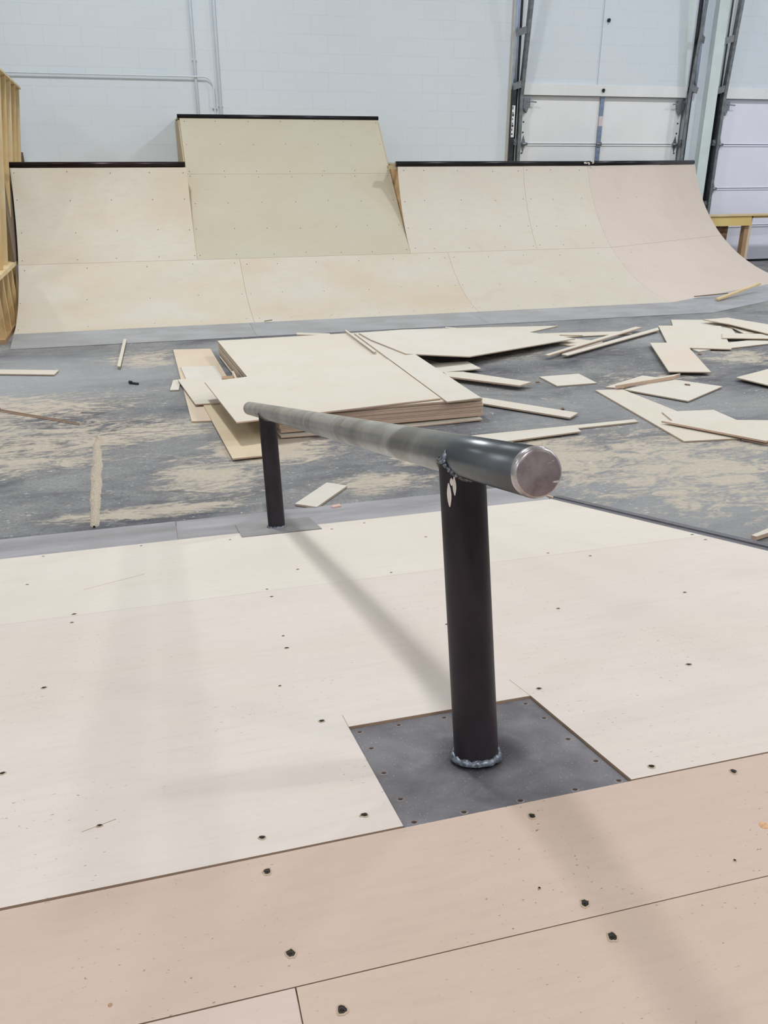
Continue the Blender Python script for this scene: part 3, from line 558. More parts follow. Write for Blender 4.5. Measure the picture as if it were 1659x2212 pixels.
# ribs (cut plywood sides) closing each end
def rib(x, prof, s0, s1, yb, th=.018, mat='inner', parent=qp, name='side_panel', zt=None, tr=lambda x,y,z:(x,y,z)):
    bm = bmesh.new(); pts = []
    for i in range(19):
        y, z, n = prof(s0+(s1-s0)*i/18); pts.append((y-n[0]*.014, z-n[1]*.014))
    zt = zt or pts[-1][1]
    pts = [(pts[0][0], 0.)] + [(y, min(max(z, 0), zt)) for y, z in pts] + [(min(pts[-1][0]+.02, yb), zt)]
    rows = [[bm.verts.new(tr(xx, yy, z)) for xx, yy in ((x, y), (x+th, y), (x+th, yb), (x, yb))] for y, z in pts]
    for a, b_ in zip(rows, rows[1:]):
        for i in range(4): j = (i+1) % 4; bm.faces.new((a[i], a[j], b_[j], b_[i]))
    bm.faces.new(rows[0][::-1]); bm.faces.new(rows[-1])
    return obj(name, bm, mat, parent)
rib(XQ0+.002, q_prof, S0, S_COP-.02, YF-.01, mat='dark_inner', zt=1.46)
rib(XQ1-.03, q_prof, SM, S_COP-.02, YF-.01, zt=1.46)
rib(XQ2+.010, q_prof, SM, S_COP-.02, YF-.01, zt=1.46)
def e_full(s): return e_prof(s)
yt_, zt_, _nn = e_prof(LE)
rib(XQ1-.008, e_full, .0, LE-.004, YF-.015, mat='side_ply', zt=zt_-.02)
rib(XQ2-.012, e_full, .0, LE-.004, YF-.015, mat='side_ply', zt=zt_-.02)
# decks on top
for x0, x1, y0, zt in ((XQ0, XQ1-.02, YC+.02, 1.492), (XQ2+.02, XQ3, YC+.02, 1.492), (XQ1, XQ2, yt_+.02, zt_+.015)):
    bm = bmesh.new(); box(bm, (x0, y0, zt-.018), (x1, YF-.01, zt)); obj('deck_board', bm, ['side_ply'], qp)
# coping pipes
def coping(p, q, r, parent, mat='coping', cap_l=True):
    bm = bmesh.new(); tube(bm, [p, q], r, 20); o = obj('coping', bm, mat, parent, smooth=False); return o
rc = .0285
coping((XQ0-.01, YC+.012, ZCOP+rc), (XQ1-.015, YC+.012, ZCOP+rc), rc, qp, 'coping_red')['label'] = 'dark reddish black coping pipe'
coping((XQ2-.02, YC+.012, ZCOP+rc), (XQ3, YC+.012, ZCOP+rc), rc, qp)
coping((XQ1-.015, yt_+.01, zt_+.020), (XQ2+.0, yt_+.01, zt_+.020), .024, qp)
bm = bmesh.new()
for k in range(9):
    a = Vector((XQ3+R.uniform(-.06, .06), YC-.012, ZCOP+rc+R.uniform(-.01, .022))); tube(bm, [a, a+Vector((.02, -.006, .004))], R.uniform(.005, .010), 6)
obj('coping_weld', bm, 'spatter', qp)
# ledger timber between extension and right half
bm = bmesh.new(); box(bm, (XQ2-.10, YC+.02, 1.44), (XQ2+.06, YC+.11, 1.478)); obj('deck_joist', bm, 'side_ply', qp)
# steel apron in front
def apron_z(y, y0, y1, z1): return max(0, (y-y0)/(y1-y0))*z1
for x0, x1 in ((XQ0+.03, .95), (.952, 3.33), (3.332, 99)):
    bm = bmesh.new()
    ya, yb = 8.028, 8.64; zb = q_prof(.30)[1]+.003
    xa0, xb0 = x0, (x1 if x1 < 90 else hipx(ya)); xa1, xb1 = (x0 if x0 > 0 else XQ0+.0), (x1 if x1 < 90 else hipx(yb))
    if x0 < 0: xa0, xa1 = XQ0+.04, XQ0
    top = [(xa0, ya, .006), (xb0, ya, .006), (xb1, yb, zb), (xa1, yb, zb)]
    prism(bm, top, (0, 0, -.005)); o = obj('steel_apron', bm, 'apron_far', qp)
# dark gap strips under the sheet seams
bm = bmesh.new()
for (x, s0, s1) in ((JA, S0, SM), (JB, S0, SM), (JC, SM, S_COP)):
    skin(bm, c_(x-.02), c_(x+.02), s0, s1, q_prof, 10, push=-.0125, th=.02)
for x0, x1 in ((XQ0+.05, XQ1), (XQ1, XQ2), (XQ2, XQ3+.1)): skin(bm, c_(x0), c_(x1), SM-.02, SM+.02, q_prof, 2, push=-.0125, th=.02)
skin(bm, c_(XQ1+.05), c_(XQ2-.05), 1.2, 1.24, e_prof, 2, push=-.0125, th=.02)
obj('backing_strip', bm, 'inner', qp, recalc=False)

# corner section turned 25 degrees away
PH = math.radians(25); cP, sP = math.cos(PH), math.sin(PH)
def tr25(x, y, z):
    t, dy = x-XQ3, y-YC
    return (XQ3+t*cP-sP*dy, YC+t*sP+cP*dy, z)
hq = thing('quarter_pipe', 'plywood corner section of ramp, pinkish light in its colour, angled away at the right end', 'skate ramp', (6.9, 9.8, 0))
hipl = lambda y: XQ3 + (y-YC)*TH14          # mitre in the turned frame
TE = 2.50
sheet(hipl, lambda y: XQ3+TE, SM, S_COP, q_prof, 'ply_hip', [XQ3+.5, XQ3+.9], [2.2], 16, parent=hq, tr=tr25)
sheet(hipl, lambda y: XQ3+TE, S0, SM, q_prof, 'ply_hip', [XQ3+.2, XQ3+.4], [1.1, 1.4], 14, parent=hq, tr=tr25)
rib(XQ3+TE-.03, q_prof, S0, S_COP-.02, YC+.55, mat='side_ply', parent=hq, zt=1.46, tr=tr25)
a, b_ = tr25(XQ3, YC+.012, ZCOP+rc), tr25(XQ3+TE*.985, YC+.012, ZCOP+rc); coping(a, b_, rc, hq)
bm = bmesh.new(); dk = [tr25(XQ3+.02, YC+.03, 1.492), tr25(XQ3+TE, YC+.03, 1.492), tr25(XQ3+TE, YC+.55, 1.492), tr25(XQ3+.25, YC+.55, 1.492)]
prism(bm, dk, (0, 0, -.018)); obj('deck_board', bm, 'side_ply', hq)
bm = bmesh.new(); ya, yb = 8.028, 8.64; zb = q_prof(.30)[1]+.003
prism(bm, [tr25(hipl(ya), ya, .006), tr25(XQ3+TE, ya, .006), tr25(XQ3+TE, yb, zb), tr25(hipl(yb), yb, zb)], (0, 0, -.005)); obj('steel_apron', bm, 'apron_far', hq)
bm = bmesh.new()
for (u0, v0, u1, v1) in ((.0, .30, .42, .12), (.09, .30, .36, .20)):
    p = Vector((hipx(8.6)+u0, 8.33+v0, .022)); q_ = Vector((hipx(8.6)+u1, 8.33+v1, .014)); bar(bm, p, q_, .012, .0012)
obj('scratch_mark', bm, 'spatter', hq)
# dark strip behind the mitre seam
bm = bmesh.new(); skin(bm, lambda y: hipx(y)-.03, lambda y: hipx(y)+.03, S0, S_COP, q_prof, 16, push=-.02, th=.02); obj('backing_strip', bm, 'inner', hq, recalc=False)

# sticks lying on the ramp
def stick(name, label, p, q, w, h, mat, cat='stick'):
    bm = bmesh.new(); bar(bm, p, q, w, h); o = obj(name, bm, mat); tag(o, label, cat); return o

# ------------------------------------------------------------------ bank ramp with the rail (the near side)
AL = math.radians(14.2); YFOOT = 3.775
NB = Vector((0, math.sin(AL), math.cos(AL))); UD = Vector((0, math.cos(AL), -math.sin(AL)))      # normal, downhill
def BP(x, v, o=0.): return Vector((x, YFOOT, 0)) - UD*v + NB*o
VT = (YFOOT-.874)/math.cos(AL); ZT = BP(0, VT).z; YT = .874
br = thing('bank_ramp', 'plywood bank ramp with flat top in the foreground, carrying the round rail', 'skate ramp', (0, 2, 0))
TP = .010
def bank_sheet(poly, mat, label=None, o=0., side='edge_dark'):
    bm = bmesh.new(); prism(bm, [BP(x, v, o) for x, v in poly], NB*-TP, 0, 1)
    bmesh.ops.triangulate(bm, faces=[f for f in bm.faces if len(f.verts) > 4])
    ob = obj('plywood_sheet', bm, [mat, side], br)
    if label: ob['label'] = label
    return ob
side_x = lambda v: 1.72 + (v-.5394)*(1.806-1.72)/(1.8524-.5394)
VA, VJ = .502, 1.556
PX0, PX1, PV0 = .2695, .6325, 2.6285
bank_sheet([(-3.2, VA), (.2655, VA), (.2680, .6165), (.6015, .6225), (.6015, VA), (side_x(VA), VA), (side_x(VJ), VJ-.001), (-3.2, VJ-.001)], 'deck_a')
bank_sheet([(-3.2, VJ), (side_x(VJ), VJ), (side_x(VT), VT-.0015), (PX1, VT-.0015), (PX1, PV0), (PX0, PV0), (PX0, VT-.0015), (-3.2, VT-.0015)], 'deck_b')
# flat platform sheets
def flat_sheet(poly, mat):
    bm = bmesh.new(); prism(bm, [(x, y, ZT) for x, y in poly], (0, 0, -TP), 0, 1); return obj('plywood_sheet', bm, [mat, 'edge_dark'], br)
YS = .669; g = .0009
flat_sheet([(-3.2, YS+.02), (0.0, YS+g), (1.9, YS-.018), (1.9, YT-.004), (.7, YT-.0015), (-.2, YT-.0035), (-3.2, YT-.003)], 'deck_c')
flat_sheet([(-3.2, -2.2), (.079-g, -2.2), (.079-g, YS-g-.0005), (-3.2, YS+.02-g*2)], 'deck_d')
flat_sheet([(.079+g, -2.2), (1.9, -2.2), (1.9, YS-.018-g), (.079+g, YS-g-.0005)], 'deck_e')
# framing body beneath
bm = bmesh.new()
pr = [(-3.2, 3.60, .0), (-3.2, YT, .0), (-3.2, -2.2, .0), (-3.2, -2.2, ZT-TP-.001), (-3.2, YT-.003, ZT-TP-.001)]
prof = [(3.70, 0.0), (-2.2, 0.0), (-2.2, ZT-TP-.0008), (YT+.0, ZT-TP-.0008), (BP(0, .08, -TP-.0008).y, max(.002, BP(0, .08, -TP-.0008).z))]
a = [bm.verts.new((-3.2, y, z)) for y, z in prof]; b_ = [bm.verts.new((1.69, y, z)) for y, z in prof]
bm.faces.new(a); bm.faces.new(b_[::-1])
for i in range(len(a)): j = (i+1) % len(a); bm.faces.new((a[i], b_[i], b_[j], a[j]))
obj('ramp_frame', bm, 'edge', br)
# steel apron (two pieces) and side strip
for x0, x1, dz in ((-3.2, .0075, 0), (.0100, 1.785, .0)):
    bm = bmesh.new(); top = [BP(x0, .004, .001), BP(x1, .004, .001), BP(x1 if x1 < 1 else 1.722, VA-.001, -.002), BP(x0, VA-.001, -.002)]
    prism(bm, top, NB*-.004); obj('steel_apron', bm, 'apron_near', br)
bm = bmesh.new()
prism(bm, [BP(side_x(VA-.02)+.000, VA-.03, -.001), BP(side_x(VA)+.068, VA-.06, -.001), BP(side_x(VT)+.058, VT, -.001), BP(side_x(VT)+.001, VT, -.001)], NB*-.004)
prism(bm, [BP(side_x(VA)+.034, VA-.05, .004), BP(side_x(VA)+.068, VA-.06, .004), BP(side_x(VT)+.058, VT, .004), BP(side_x(VT)+.030, VT, .004)], NB*-.006)
obj('steel_edge_strip', bm, 'side_steel', br)
bm = bmesh.new(); prism(bm, [BP(side_x(VA)+.050, VA-.05, -.004), BP(side_x(VA)+.05, .1, -.004), (side_x(VA)+.05, YFOOT-.1, 0), (side_x(VA)+.05, -2.2, 0), (side_x(VT)+.04, -2.2, ZT-.012), BP(side_x(VT)+.045, VT, -.012)], (-.012, 0, 0))
bmesh.ops.triangulate(bm, faces=[f for f in bm.faces if len(f.verts) > 4]); obj('side_panel', bm, 'edge', br)
# screw holes
def screw(center, n, r, mat='hole', rim=True, parent=br):
    n = Vector(n).normalized(); e1 = n.orthogonal().normalized(); e2 = n.cross(e1); bm = bmesh.new(); K = 14
    c = Vector(center)
    jag = [r*R.uniform(.82, 1.2) for _ in range(K)]
    outer = [bm.verts.new(c + n*.0004 + (e1*math.cos(2*PI*k/K)+e2*math.sin(2*PI*k/K))*jag[k]*1.45) for k in range(K)]
    mid = [bm.verts.new(c + n*.0012 + (e1*math.cos(2*PI*k/K)+e2*math.sin(2*PI*k/K))*jag[k]*1.05) for k in range(K)]
    inn = [bm.verts.new(c + n*.0004 + (e1*math.cos(2*PI*k/K)+e2*math.sin(2*PI*k/K))*jag[k]*.8) for k in range(K)]
    for k in range(K):
        j = (k+1) % K
        bm.faces.new((outer[k], outer[j], mid[j], mid[k])).material_index = 1
        bm.faces.new((mid[k], mid[j], inn[j], inn[k])).material_index = 0
    bm.faces.new(inn).material_index = 0
    # cross slot of the driver
    for a_ in (0, PI/2):
        d = e1*math.cos(a_+.5)+e2*math.sin(a_+.5); bar(bm, c+n*.0012-d*r*.5, c+n*.0012+d*r*.5, r*.18, .0006, n, 0)
    return obj('screw', bm, [mat, 'burr' if rim else mat], parent, recalc=False)
HOLES = [[-0.5044, 1.0496, 1], [-0.3079, 1.5393, 1.4], [-0.3056, 1.6303, 1], [0.2577, 1.6287, 1], [0.2558, 1.5325, .8], [0.2353, 2.0282, 0.7], [0.2291, 2.1263, 1.1], [-0.3135, 2.1591, 1.1], [0.1797, 2.3699, 0.6], [0.2284, 2.5844, 1.1], [-0.1532, 2.8263, .8], [0.0738, 2.9484, 1.0], [0.2242, 2.9421, 1.1], [-0.3286, 2.5792, 1], [0.6361, 2.1227, .8], [0.9422, 2.1257, .9], [1.3058, 2.143, .9], [0.9959, 2.6098, 1.1], [0.6616, 2.6035, 1.0], [0.6824, 2.9661, 1.1], [1.749, 1.6147, 1], [1.7622, 1.5203, 1], [1.2045, 1.525, 0.8], [1.3028, 1.6326, 1], [0.792, 0.5918, 1], [0.2147, 0.6335, 1], [-0.1389, 0.5481, 1], [-0.5169, 0.5453, 1], [0.9306, 1.0302, 1], [0.6379, 0.6483, 1], [0.3859, 1.3138, 1], [0.6567, 1.5199, .8]]
for x, v, k in HOLES: screw(BP(x, v), NB, .0043*k)
for x, y, k in [[0.0713, 0.844, 1], [0.0805, 0.7132, 1.15], [0.4534, 0.8445, 1], [0.7931, 0.8491, 1], [0.4543, 0.6857, 1.1], [0.4629, 0.6323, 1.2], [0.1243, 0.627, 1.2], [0.4084, 0.7233, .35], [0.6827, 0.6962, .35]]:
    screw((x, y, ZT), (0, 0, 1), .0043*k)
bm = bmesh.new(); tube(bm, [(.7637, .7408, ZT-.001), (.7637, .7408, ZT+.0006)], [.009, .006], 12); obj('wood_plug', bm, 'gum', br)
bm = bmesh.new(); tube(bm, [(-.125, .7016, ZT-.001), (-.125, .7016, ZT+.0004)], [.0045, .002], 10); obj('knot', bm, 'stud_dark', br)
# saw kerfs past the plate's corners, scratch, splits
for nm, p, q, w_ in (('saw_cut', BP(.2705, 2.5735, .0), BP(.2700, PV0, .0), .0012), ('saw_cut', BP(.6285, 2.535, 0), BP(.6315, PV0, 0), .0010), ('scratch', BP(-.3076, 1.2317), BP(-.20, 1.158), .0022),
                      ('scratch', BP(-.20, 1.158), BP(-.117, 1.1004), .0032), ('wood_split', BP(-.178, 2.835), BP(-.13, 2.815), .0012)):
    bm = bmesh.new(); bar(bm, p, q, w_, .0009, NB); obj(nm, bm, 'burr', br)


# the rail
BN = BP(.4432, 2.8275, 0); BF = BP(.4306, .4601, 0); LR = .500; DP, DR = .0365, .0330
gr = thing('grind_rail', 'round steel grind rail on two posts, running down the plywood bank', 'skate rail', BN)
def axis_pt(s): return BN + (BF-BN).normalized()*s + NB*LR
axd = (BF-BN).normalized()
pipe_a, pipe_b = axis_pt(-.272), axis_pt(3.03)
# pipe as object with local Z along its axis
def oriented(name, build, mats, origin, zdir, parent, xref=(1,0,0)):
    bm = bmesh.new(); build(bm); 
    z = Vector(zdir).normalized(); x = (Vector(xref)-z*Vector(xref).dot(z)).normalized(); y = z.cross(x)
    mt = Matrix((x, y, z)).transposed()
    me = bpy.data.meshes.new(name); bmesh.ops.recalc_face_normals(bm, faces=bm.faces); bm.to_mesh(me); bm.free()
    for mm in mats: me.materials.append(M[mm])
    o = bpy.data.objects.new(name, me); COL.objects.link(o); o.rotation_mode = 'QUATERNION'; o.rotation_quaternion = mt.to_quaternion()
    o.parent = parent; o.location = Vector(origin)-world_loc(parent); return o
LP = (pipe_b-pipe_a).length
def b_pipe(bm): tube(bm, [(0,0,0.004)]+[(0, 0, LP*k/12) for k in range(1, 12)]+[(0,0,LP-.003),(0, 0, LP)], [DR]*13+[DR-.002], 48)
oriented('rail_pipe', b_pipe, ['pipe'], pipe_a, axd, gr)
def b_cap(bm):
    rr = [(-.0035, .0), (-.0034, DR*.80), (-.0024, DR*.90), (.0, DR*.975), (.004, DR+.0006), (.008, DR+.0005)]
    rings = []
    for k, (z, r) in enumerate(rr):
        if r == 0: c0 = bm.verts.new((0, 0, z)); continue
        rings.append([bm.verts.new(((r+R.uniform(-.0003,.0003))*math.cos(2*PI*i/40), (r+R.uniform(-.0003,.0003))*math.sin(2*PI*i/40), z+R.uniform(-.0002,.0002))) for i in range(40)])
    for i in range(40): bm.faces.new((c0, rings[0][(i+1)%40], rings[0][i])).smooth = True
    for n_, (a, b_) in enumerate(zip(rings, rings[1:])):
        for i in range(40): f = bm.faces.new((a[i], a[(i+1)%40], b_[(i+1)%40], b_[i])); f.smooth = True; f.material_index = 1 if n_ >= 1 else 0
oriented('end_cap', b_cap, ['cap', 'cap_ring'], pipe_a, axd, gr)['label'] = 'ground smooth end cap with a bright weld ring'
for k, (B0, L0) in enumerate(((BN, 0), (BF, 0))):
    # coped post: its top follows the underside of the pipe
    def b_post(bm, n=48):
        rings = []
        for z in (0.001, .1, .2, .3, .38, None):
            ring = []
            for i in range(n):
                a = 2*PI*i/n; x, y = DP*math.cos(a), DP*math.sin(a)
                if z is None: zz = LR - math.sqrt(max(0, (DR-.001)**2 - min(x*x, (DR-.001)**2)))
                else: zz = z
                ring.append(bm.verts.new((x, y, zz)))
            rings.append(ring)
        for a, b_ in zip(rings, rings[1:]):
            for i in range(n): bm.faces.new((a[i], a[(i+1)%n], b_[(i+1)%n], b_[i])).smooth = True
    oriented('post', b_post, ['post'], B0, NB, gr)
    # bead at the foot
    def b_bead(bm):
        n = 44; rings = []
        for i in range(n):
            a = 2*PI*i/n; h = .0075 + .0018*math.sin(i*1.9) + R.uniform(-.0012, .0012); w = .0095 + R.uniform(-.0014, .0014)
            c = Vector((math.cos(a), math.sin(a), 0)); ring = []
            for j in range(7):
                t = PI*j/6; ring.append(bm.verts.new(c*(DP-.002 + w*(1-math.cos(t))*.5*1.0) + Vector((0, 0, .001 + h*(math.sin(t)*.75 + (1+math.cos(t))*.35)))))
            rings.append(ring)
        for i in range(n):
            a, b_ = rings[i], rings[(i+1) % n]
            for j in range(6): bm.faces.new((a[j], b_[j], b_[j+1], a[j+1])).smooth = True
    oriented('weld_bead', b_bead, ['weld'], B0, NB, gr)
    # bead where the post meets the pipe
    def b_saddle(bm):
        n = 48; rings = []
        for i in range(n):
            a = 2*PI*i/n; x, y = (DP)*math.cos(a), (DP)*math.sin(a); zz = LR - math.sqrt(max(0, DR**2 - min(x*x, DR**2*.985)))
            c = Vector((math.cos(a), math.sin(a), 0)); w = .0035 + R.uniform(-.0008, .001); ring = []
            for j in range(7):
                t = 2*PI*j/7; ring.append(bm.verts.new(Vector((x, y, zz-.001)) + c*w*math.cos(t) + Vector((0, 0, w*1.2*math.sin(t)))))
            rings.append(ring)
        for i in range(n):
            a, b_ = rings[i], rings[(i+1) % n]
            for j in range(7): bm.faces.new((a[j], b_[j], b_[(j+1)%7], a[(j+1)%7])).smooth = True
    oriented('weld_bead', b_saddle, ['weld_dark'], B0, NB, gr)
# bright ground scars and lumps of the near joint
def b_scar(bm):
    for (ax, z0, z1, w) in ((-2.55, .425, .462, .0042), (-2.28, .443, .472, .0030), (-2.40, .458, .470, .003)):
        # ax: angle round the post (-pi/2 faces the camera side)
        pts = []
        for t in range(9):
            zz = z0+(z1-z0)*t/8; ww = w*math.sin(PI*(t+.6)/9.2)
            pts.append((zz, ww))
        for s in (1,):
            L = [bm.verts.new(((DP+.0006)*math.cos(ax-p[1]/DP), (DP+.0006)*math.sin(ax-p[1]/DP), p[0])) for p in pts]
            Rr = [bm.verts.new(((DP+.0006)*math.cos(ax+p[1]/DP), (DP+.0006)*math.sin(ax+p[1]/DP), p[0])) for p in pts]
            for t in range(8): bm.faces.new((L[t], Rr[t], Rr[t+1], L[t+1]))
oriented('grinding_scar', b_scar, ['spatter'], BN, NB, gr)
def b_lump(bm):
    for i in range(16):
        a = -2.9 + i*.105; x, y = DP*math.cos(a), DP*math.sin(a); zz = LR - math.sqrt(max(0, DR**2 - min(x*x, DR**2*.985)))
        c = Vector((x*1.05, y*1.05, zz+R.uniform(-.004, .003))); tube(bm, [c, c+Vector((R.uniform(-.003,.003), R.uniform(-.003,.003), .004)), c+Vector((0, 0, .007))], [.003, .0042, .001], 7)
    c = Vector((-DP*1.0, -.012, LR-.006)); tube(bm, [c, c+Vector((.004, -.006, .010)), c+Vector((.006, -.004, .020))], [.005, .0055, .0005], 7)
oriented('weld_lumps', b_lump, ['weld'], BN, NB, gr)
# base plates
def b_plate(w, h, t):
    def f(bm):
        vs = box(bm, (-w/2, -h/2, -t), (w/2, h/2, 0)); bmesh.ops.bevel(bm, geom=bm.edges[:], offset=.0008, segments=1, affect='EDGES')
    return f
pc = BP((PX0+PX1)/2, (PV0+VT)/2, -.0045)
o = oriented('base_plate', b_plate(PX1-PX0-.003, VT-PV0-.004, .005), ['plate'], pc, NB, gr)
pf = BP((.2645+.601)/2, (.2964+.618)/2, .0035)
o = oriented('base_plate', b_plate(.335, .318, .005), ['far_plate'], pf, NB, gr)
for x, v in [[0.2858, 2.6509], [0.3596, 2.6498], [0.447, 2.6516], [0.6108, 2.6522], [0.6138, 2.7262], [0.6134, 2.8209], [0.6169, 2.9101], [0.617, 2.983], [0.5432, 2.983], [0.4536, 2.984], [0.3647, 2.984], [0.2886, 2.984], [0.2884, 2.9099], [0.2863, 2.8193], [0.2893, 2.7238]]:
    x = min(max(x, PX0+.014), PX1-.014); v = min(v, VT-.012)
    bm = bmesh.new(); c = BP(x, v, -.0045); e1 = Vector((1,0,0)); e2 = NB.cross(e1); K = 14
    for r0, r1, h0, h1, mi in ((.0062, .0050, .0002, .0008, 1), (.0050, .0034, .0008, .0006, 0)):
        A = [bm.verts.new(c+NB*h0+(e1*math.cos(2*PI*k/K)+e2*math.sin(2*PI*k/K))*r0) for k in range(K)]; B_ = [bm.verts.new(c+NB*h1+(e1*math.cos(2*PI*k/K)+e2*math.sin(2*PI*k/K))*r1) for k in range(K)]
        for k in range(K): bm.faces.new((A[k], A[(k+1)%K], B_[(k+1)%K], B_[k])).material_index = mi
    bm.faces.new(B_).material_index = 2
    obj('screw', bm, ['screw_steel', 'far_plate', 'hole'], gr, recalc=False)

# ------------------------------------------------------------------ timber frames
# tall frame behind the left end
tf = thing('ramp_framing', 'tall yellow timber framing of another ramp at the left edge', 'timber frame', (-1.35, 10.2, 0))
for k, yy in enumerate([8.95+.45*i for i in range(6)]):
    t_ = (yy-9.4)/1.8; zt = 2.3294 - .0566*t_ ; xt = -1.128-.045*t_ ; xb = xt-.21
    zt += .0
    bm = bmesh.new()
    vs_top = [(xt-.26, yy, zt-.0), (xt, yy, zt), (xt, yy+.04, zt), (xt-.26, yy+.04, zt)]
    vs_bot = [(xb-.26, yy, .58), (xb-.005, yy, .58), (xb-.005, yy+.04, .58), (xb-.26, yy+.04, .58)]
    T = [bm.verts.new(p) for p in vs_top]; B_ = [bm.verts.new(p) for p in vs_bot]
    bm.faces.new(T); bm.faces.new(B_[::-1])
    for i in range(4): j = (i+1) % 4; bm.faces.new((T[i], B_[i], B_[j], T[j]))
    obj('stud', bm, ['stud', 'stud_pale'][k % 2], tf)
bm = bmesh.new(); bar(bm, (-1.26, 8.9, 2.352), (-1.305, 11.3, 2.283), .29, .022); obj('top_plate', bm, 'stud_pale', tf)
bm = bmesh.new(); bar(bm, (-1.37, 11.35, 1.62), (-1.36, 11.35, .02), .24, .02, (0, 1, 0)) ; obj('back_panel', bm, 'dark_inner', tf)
bm = bmesh.new(); box(bm, (-1.322, 9.62, .582), (-1.302, 11.9, 1.44)); obj('side_board', bm, 'dark_board', tf)  # brown board, shade of the gap beside the sheet put into its colour
# low frame in front of it
lf = thing('ramp_framing', 'low timber framing with a pale top plate beside the ramp at the left edge', 'timber frame', (-1.4, 9., 0))
XF = -1.305
bm = bmesh.new(); box(bm, (XF-.30, 7.95, .538), (XF+.0, 9.95, .578)); obj('top_plate', bm, 'stud_pale', lf)
bm = bmesh.new(); box(bm, (XF-.42, 8.30, .0), (XF-.01, 9.95, .04)); obj('bottom_plate', bm, 'stud_dark', lf)
for k, yy in enumerate((8.36, 8.72, 9.05, 9.38, 9.70)):
    bm = bmesh.new(); box(bm, (XF-.30, yy, .04), (XF-.006, yy+.038, .538)); obj('stud', bm, 'stud', lf)
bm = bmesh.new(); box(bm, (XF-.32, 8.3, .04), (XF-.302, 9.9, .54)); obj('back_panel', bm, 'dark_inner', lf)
# right frame
rf = thing('timber_stand', 'yellow timber rail on brown post behind the angled ramp section, right edge', 'timber frame', (8.9, 11.5, 0))
Y0_ = 11.5
bm = bmesh.new(); box(bm, (8.13, Y0_-.02, RZ[2]), (RX[1], Y0_+.02, RZ[0]-.022)); obj('rail_board', bm, 'stud_yellow', rf)
bm = bmesh.new(); box(bm, (8.10, Y0_-.04, RZ[0]-.022), (10.2, Y0_+.14, RZ[0])); obj('top_plate', bm, 'stud_pale', rf)
bm = bmesh.new(); box(bm, (RX[1]+.004, Y0_+.02, RZ[1]), (10.2, Y0_+.06, RZ[0]-.022)); obj('rail_board', bm, 'stud_yellow', rf)
bm = bmesh.new(); box(bm, (RX[0]-.07, Y0_+.02, .0), (RX[0], Y0_+.11, RZ[1])); obj('post', bm, 'stud_dark', rf)
bm = bmesh.new(); box(bm, (RX[0]+.002, Y0_+.02, .0), (RX[0]+.048, Y0_+.11, RZ[0]-.022)); obj('post', bm, 'tan', rf)
bm = bmesh.new(); box(bm, (8.2, Y0_+.06, RZ[3]), (RX[2], Y0_+.10, RZ[2]+.02)); box(bm, (8.2, Y0_+.045, RZ[3]+.16), (RX[2]-.01, Y0_+.06, RZ[3]+.17)); obj('gusset_board', bm, 'osb', rf)
bm = bmesh.new(); box(bm, (9.2, 11.0, .08), (10., 11.06, .15)); obj('low_rail', bm, 'stud_yellow', rf)

# ------------------------------------------------------------------ plywood stack on the floor
CA, SA = math.cos(math.radians(4.1)), math.sin(math.radians(4.1))
O0 = Vector((.690, 4.925))
def ST(u, v): return (O0.x + u*CA - v*SA, O0.y + u*SA*.25 + v*CA)
NL = 12
def stack_sheet(name, z, label, th=.0092, du=0., dv=0., u0=0, u1=1.345, v0=0., v1=2.33, bow=0., group='plain sheets in the middle of the plywood stack', mat='cream', edge='edge'):
    bm = bmesh.new(); K = 10; top = []; bot = []
    for i in range(K+1):
        u = u0+(u1-u0)*i/K; row_t = []; row_b = []
        for v in (v0, v1):
            x, y = ST(u+du, v+dv); h = bow*(1-(2*i/K-1)**2) if v == v0 else 0
            row_t.append(bm.verts.new((x, y, z-h))); row_b.append(bm.verts.new((x, y, z-h-th)))
        top.append(row_t); bot.append(row_b)
    for i in range(K):
        bm.faces.new((top[i][0], top[i+1][0], top[i+1][1], top[i][1])).material_index = 0
        bm.faces.new((bot[i][0], bot[i][1], bot[i+1][1], bot[i+1][0])).material_index = 0
        bm.faces.new((top[i][0], bot[i][0], bot[i+1][0], top[i+1][0])).material_index = 1
        bm.faces.new((top[i][1], top[i+1][1], bot[i+1][1], bot[i][1])).material_index = 1
    bm.faces.new((top[0][0], top[0][1], bot[0][1], bot[0][0])).material_index = 2
    bm.faces.new((top[K][0], bot[K][0], bot[K][1], top[K][1])).material_index = 1
    o = obj(name, bm, [mat, edge, 'edge_pale'], None, recalc=False); tag(o, label, 'plywood sheet', group); return o
z = .0250
stack_sheet('plywood_sheet', .0185, 'bowed bottommost sheet of the plywood stack, sagging under the others', bow=.0085, du=-.006, dv=-.05, u0=.0, u1=1.33, group=None)
for k in range(NL):
    gap = {3: .0022, 4: .0022, 9: .0012, 10: .0030, 11: .0012}.get(k, .0004)
    z += .0087 + gap - (0 if k else .0)
    last = k == NL-1
    stack_sheet('plywood_sheet', z, ('uppermost full sheet of the stack, pale, under the askew sheet' if last else 'plywood sheet inside the stack showing only its brown edge'), th=.0082,
                du=R.uniform(-.004, .004), dv=R.uniform(-.004, .004) + (.0 if k != 10 else .006), group=None if last else 'plain sheets in the middle of the plywood stack', mat='cream')
ZS = z
# small block and offcut between stack and tan board
bm = bmesh.new(); box(bm, (.455, 6.12, 0), (.53, 6.2, .09)); tag(obj('wood_block', bm, 'stud_dark'), 'small reddish wood block in the gap left of the stack', 'wood block')
bm = bmesh.new(); box(bm, (.54, 5.98, 0), (.555, 6.3, .10)); tag(obj('wooden_stick', bm, 'tan'), 'thin stick standing beside the reddish wood block', 'stick')

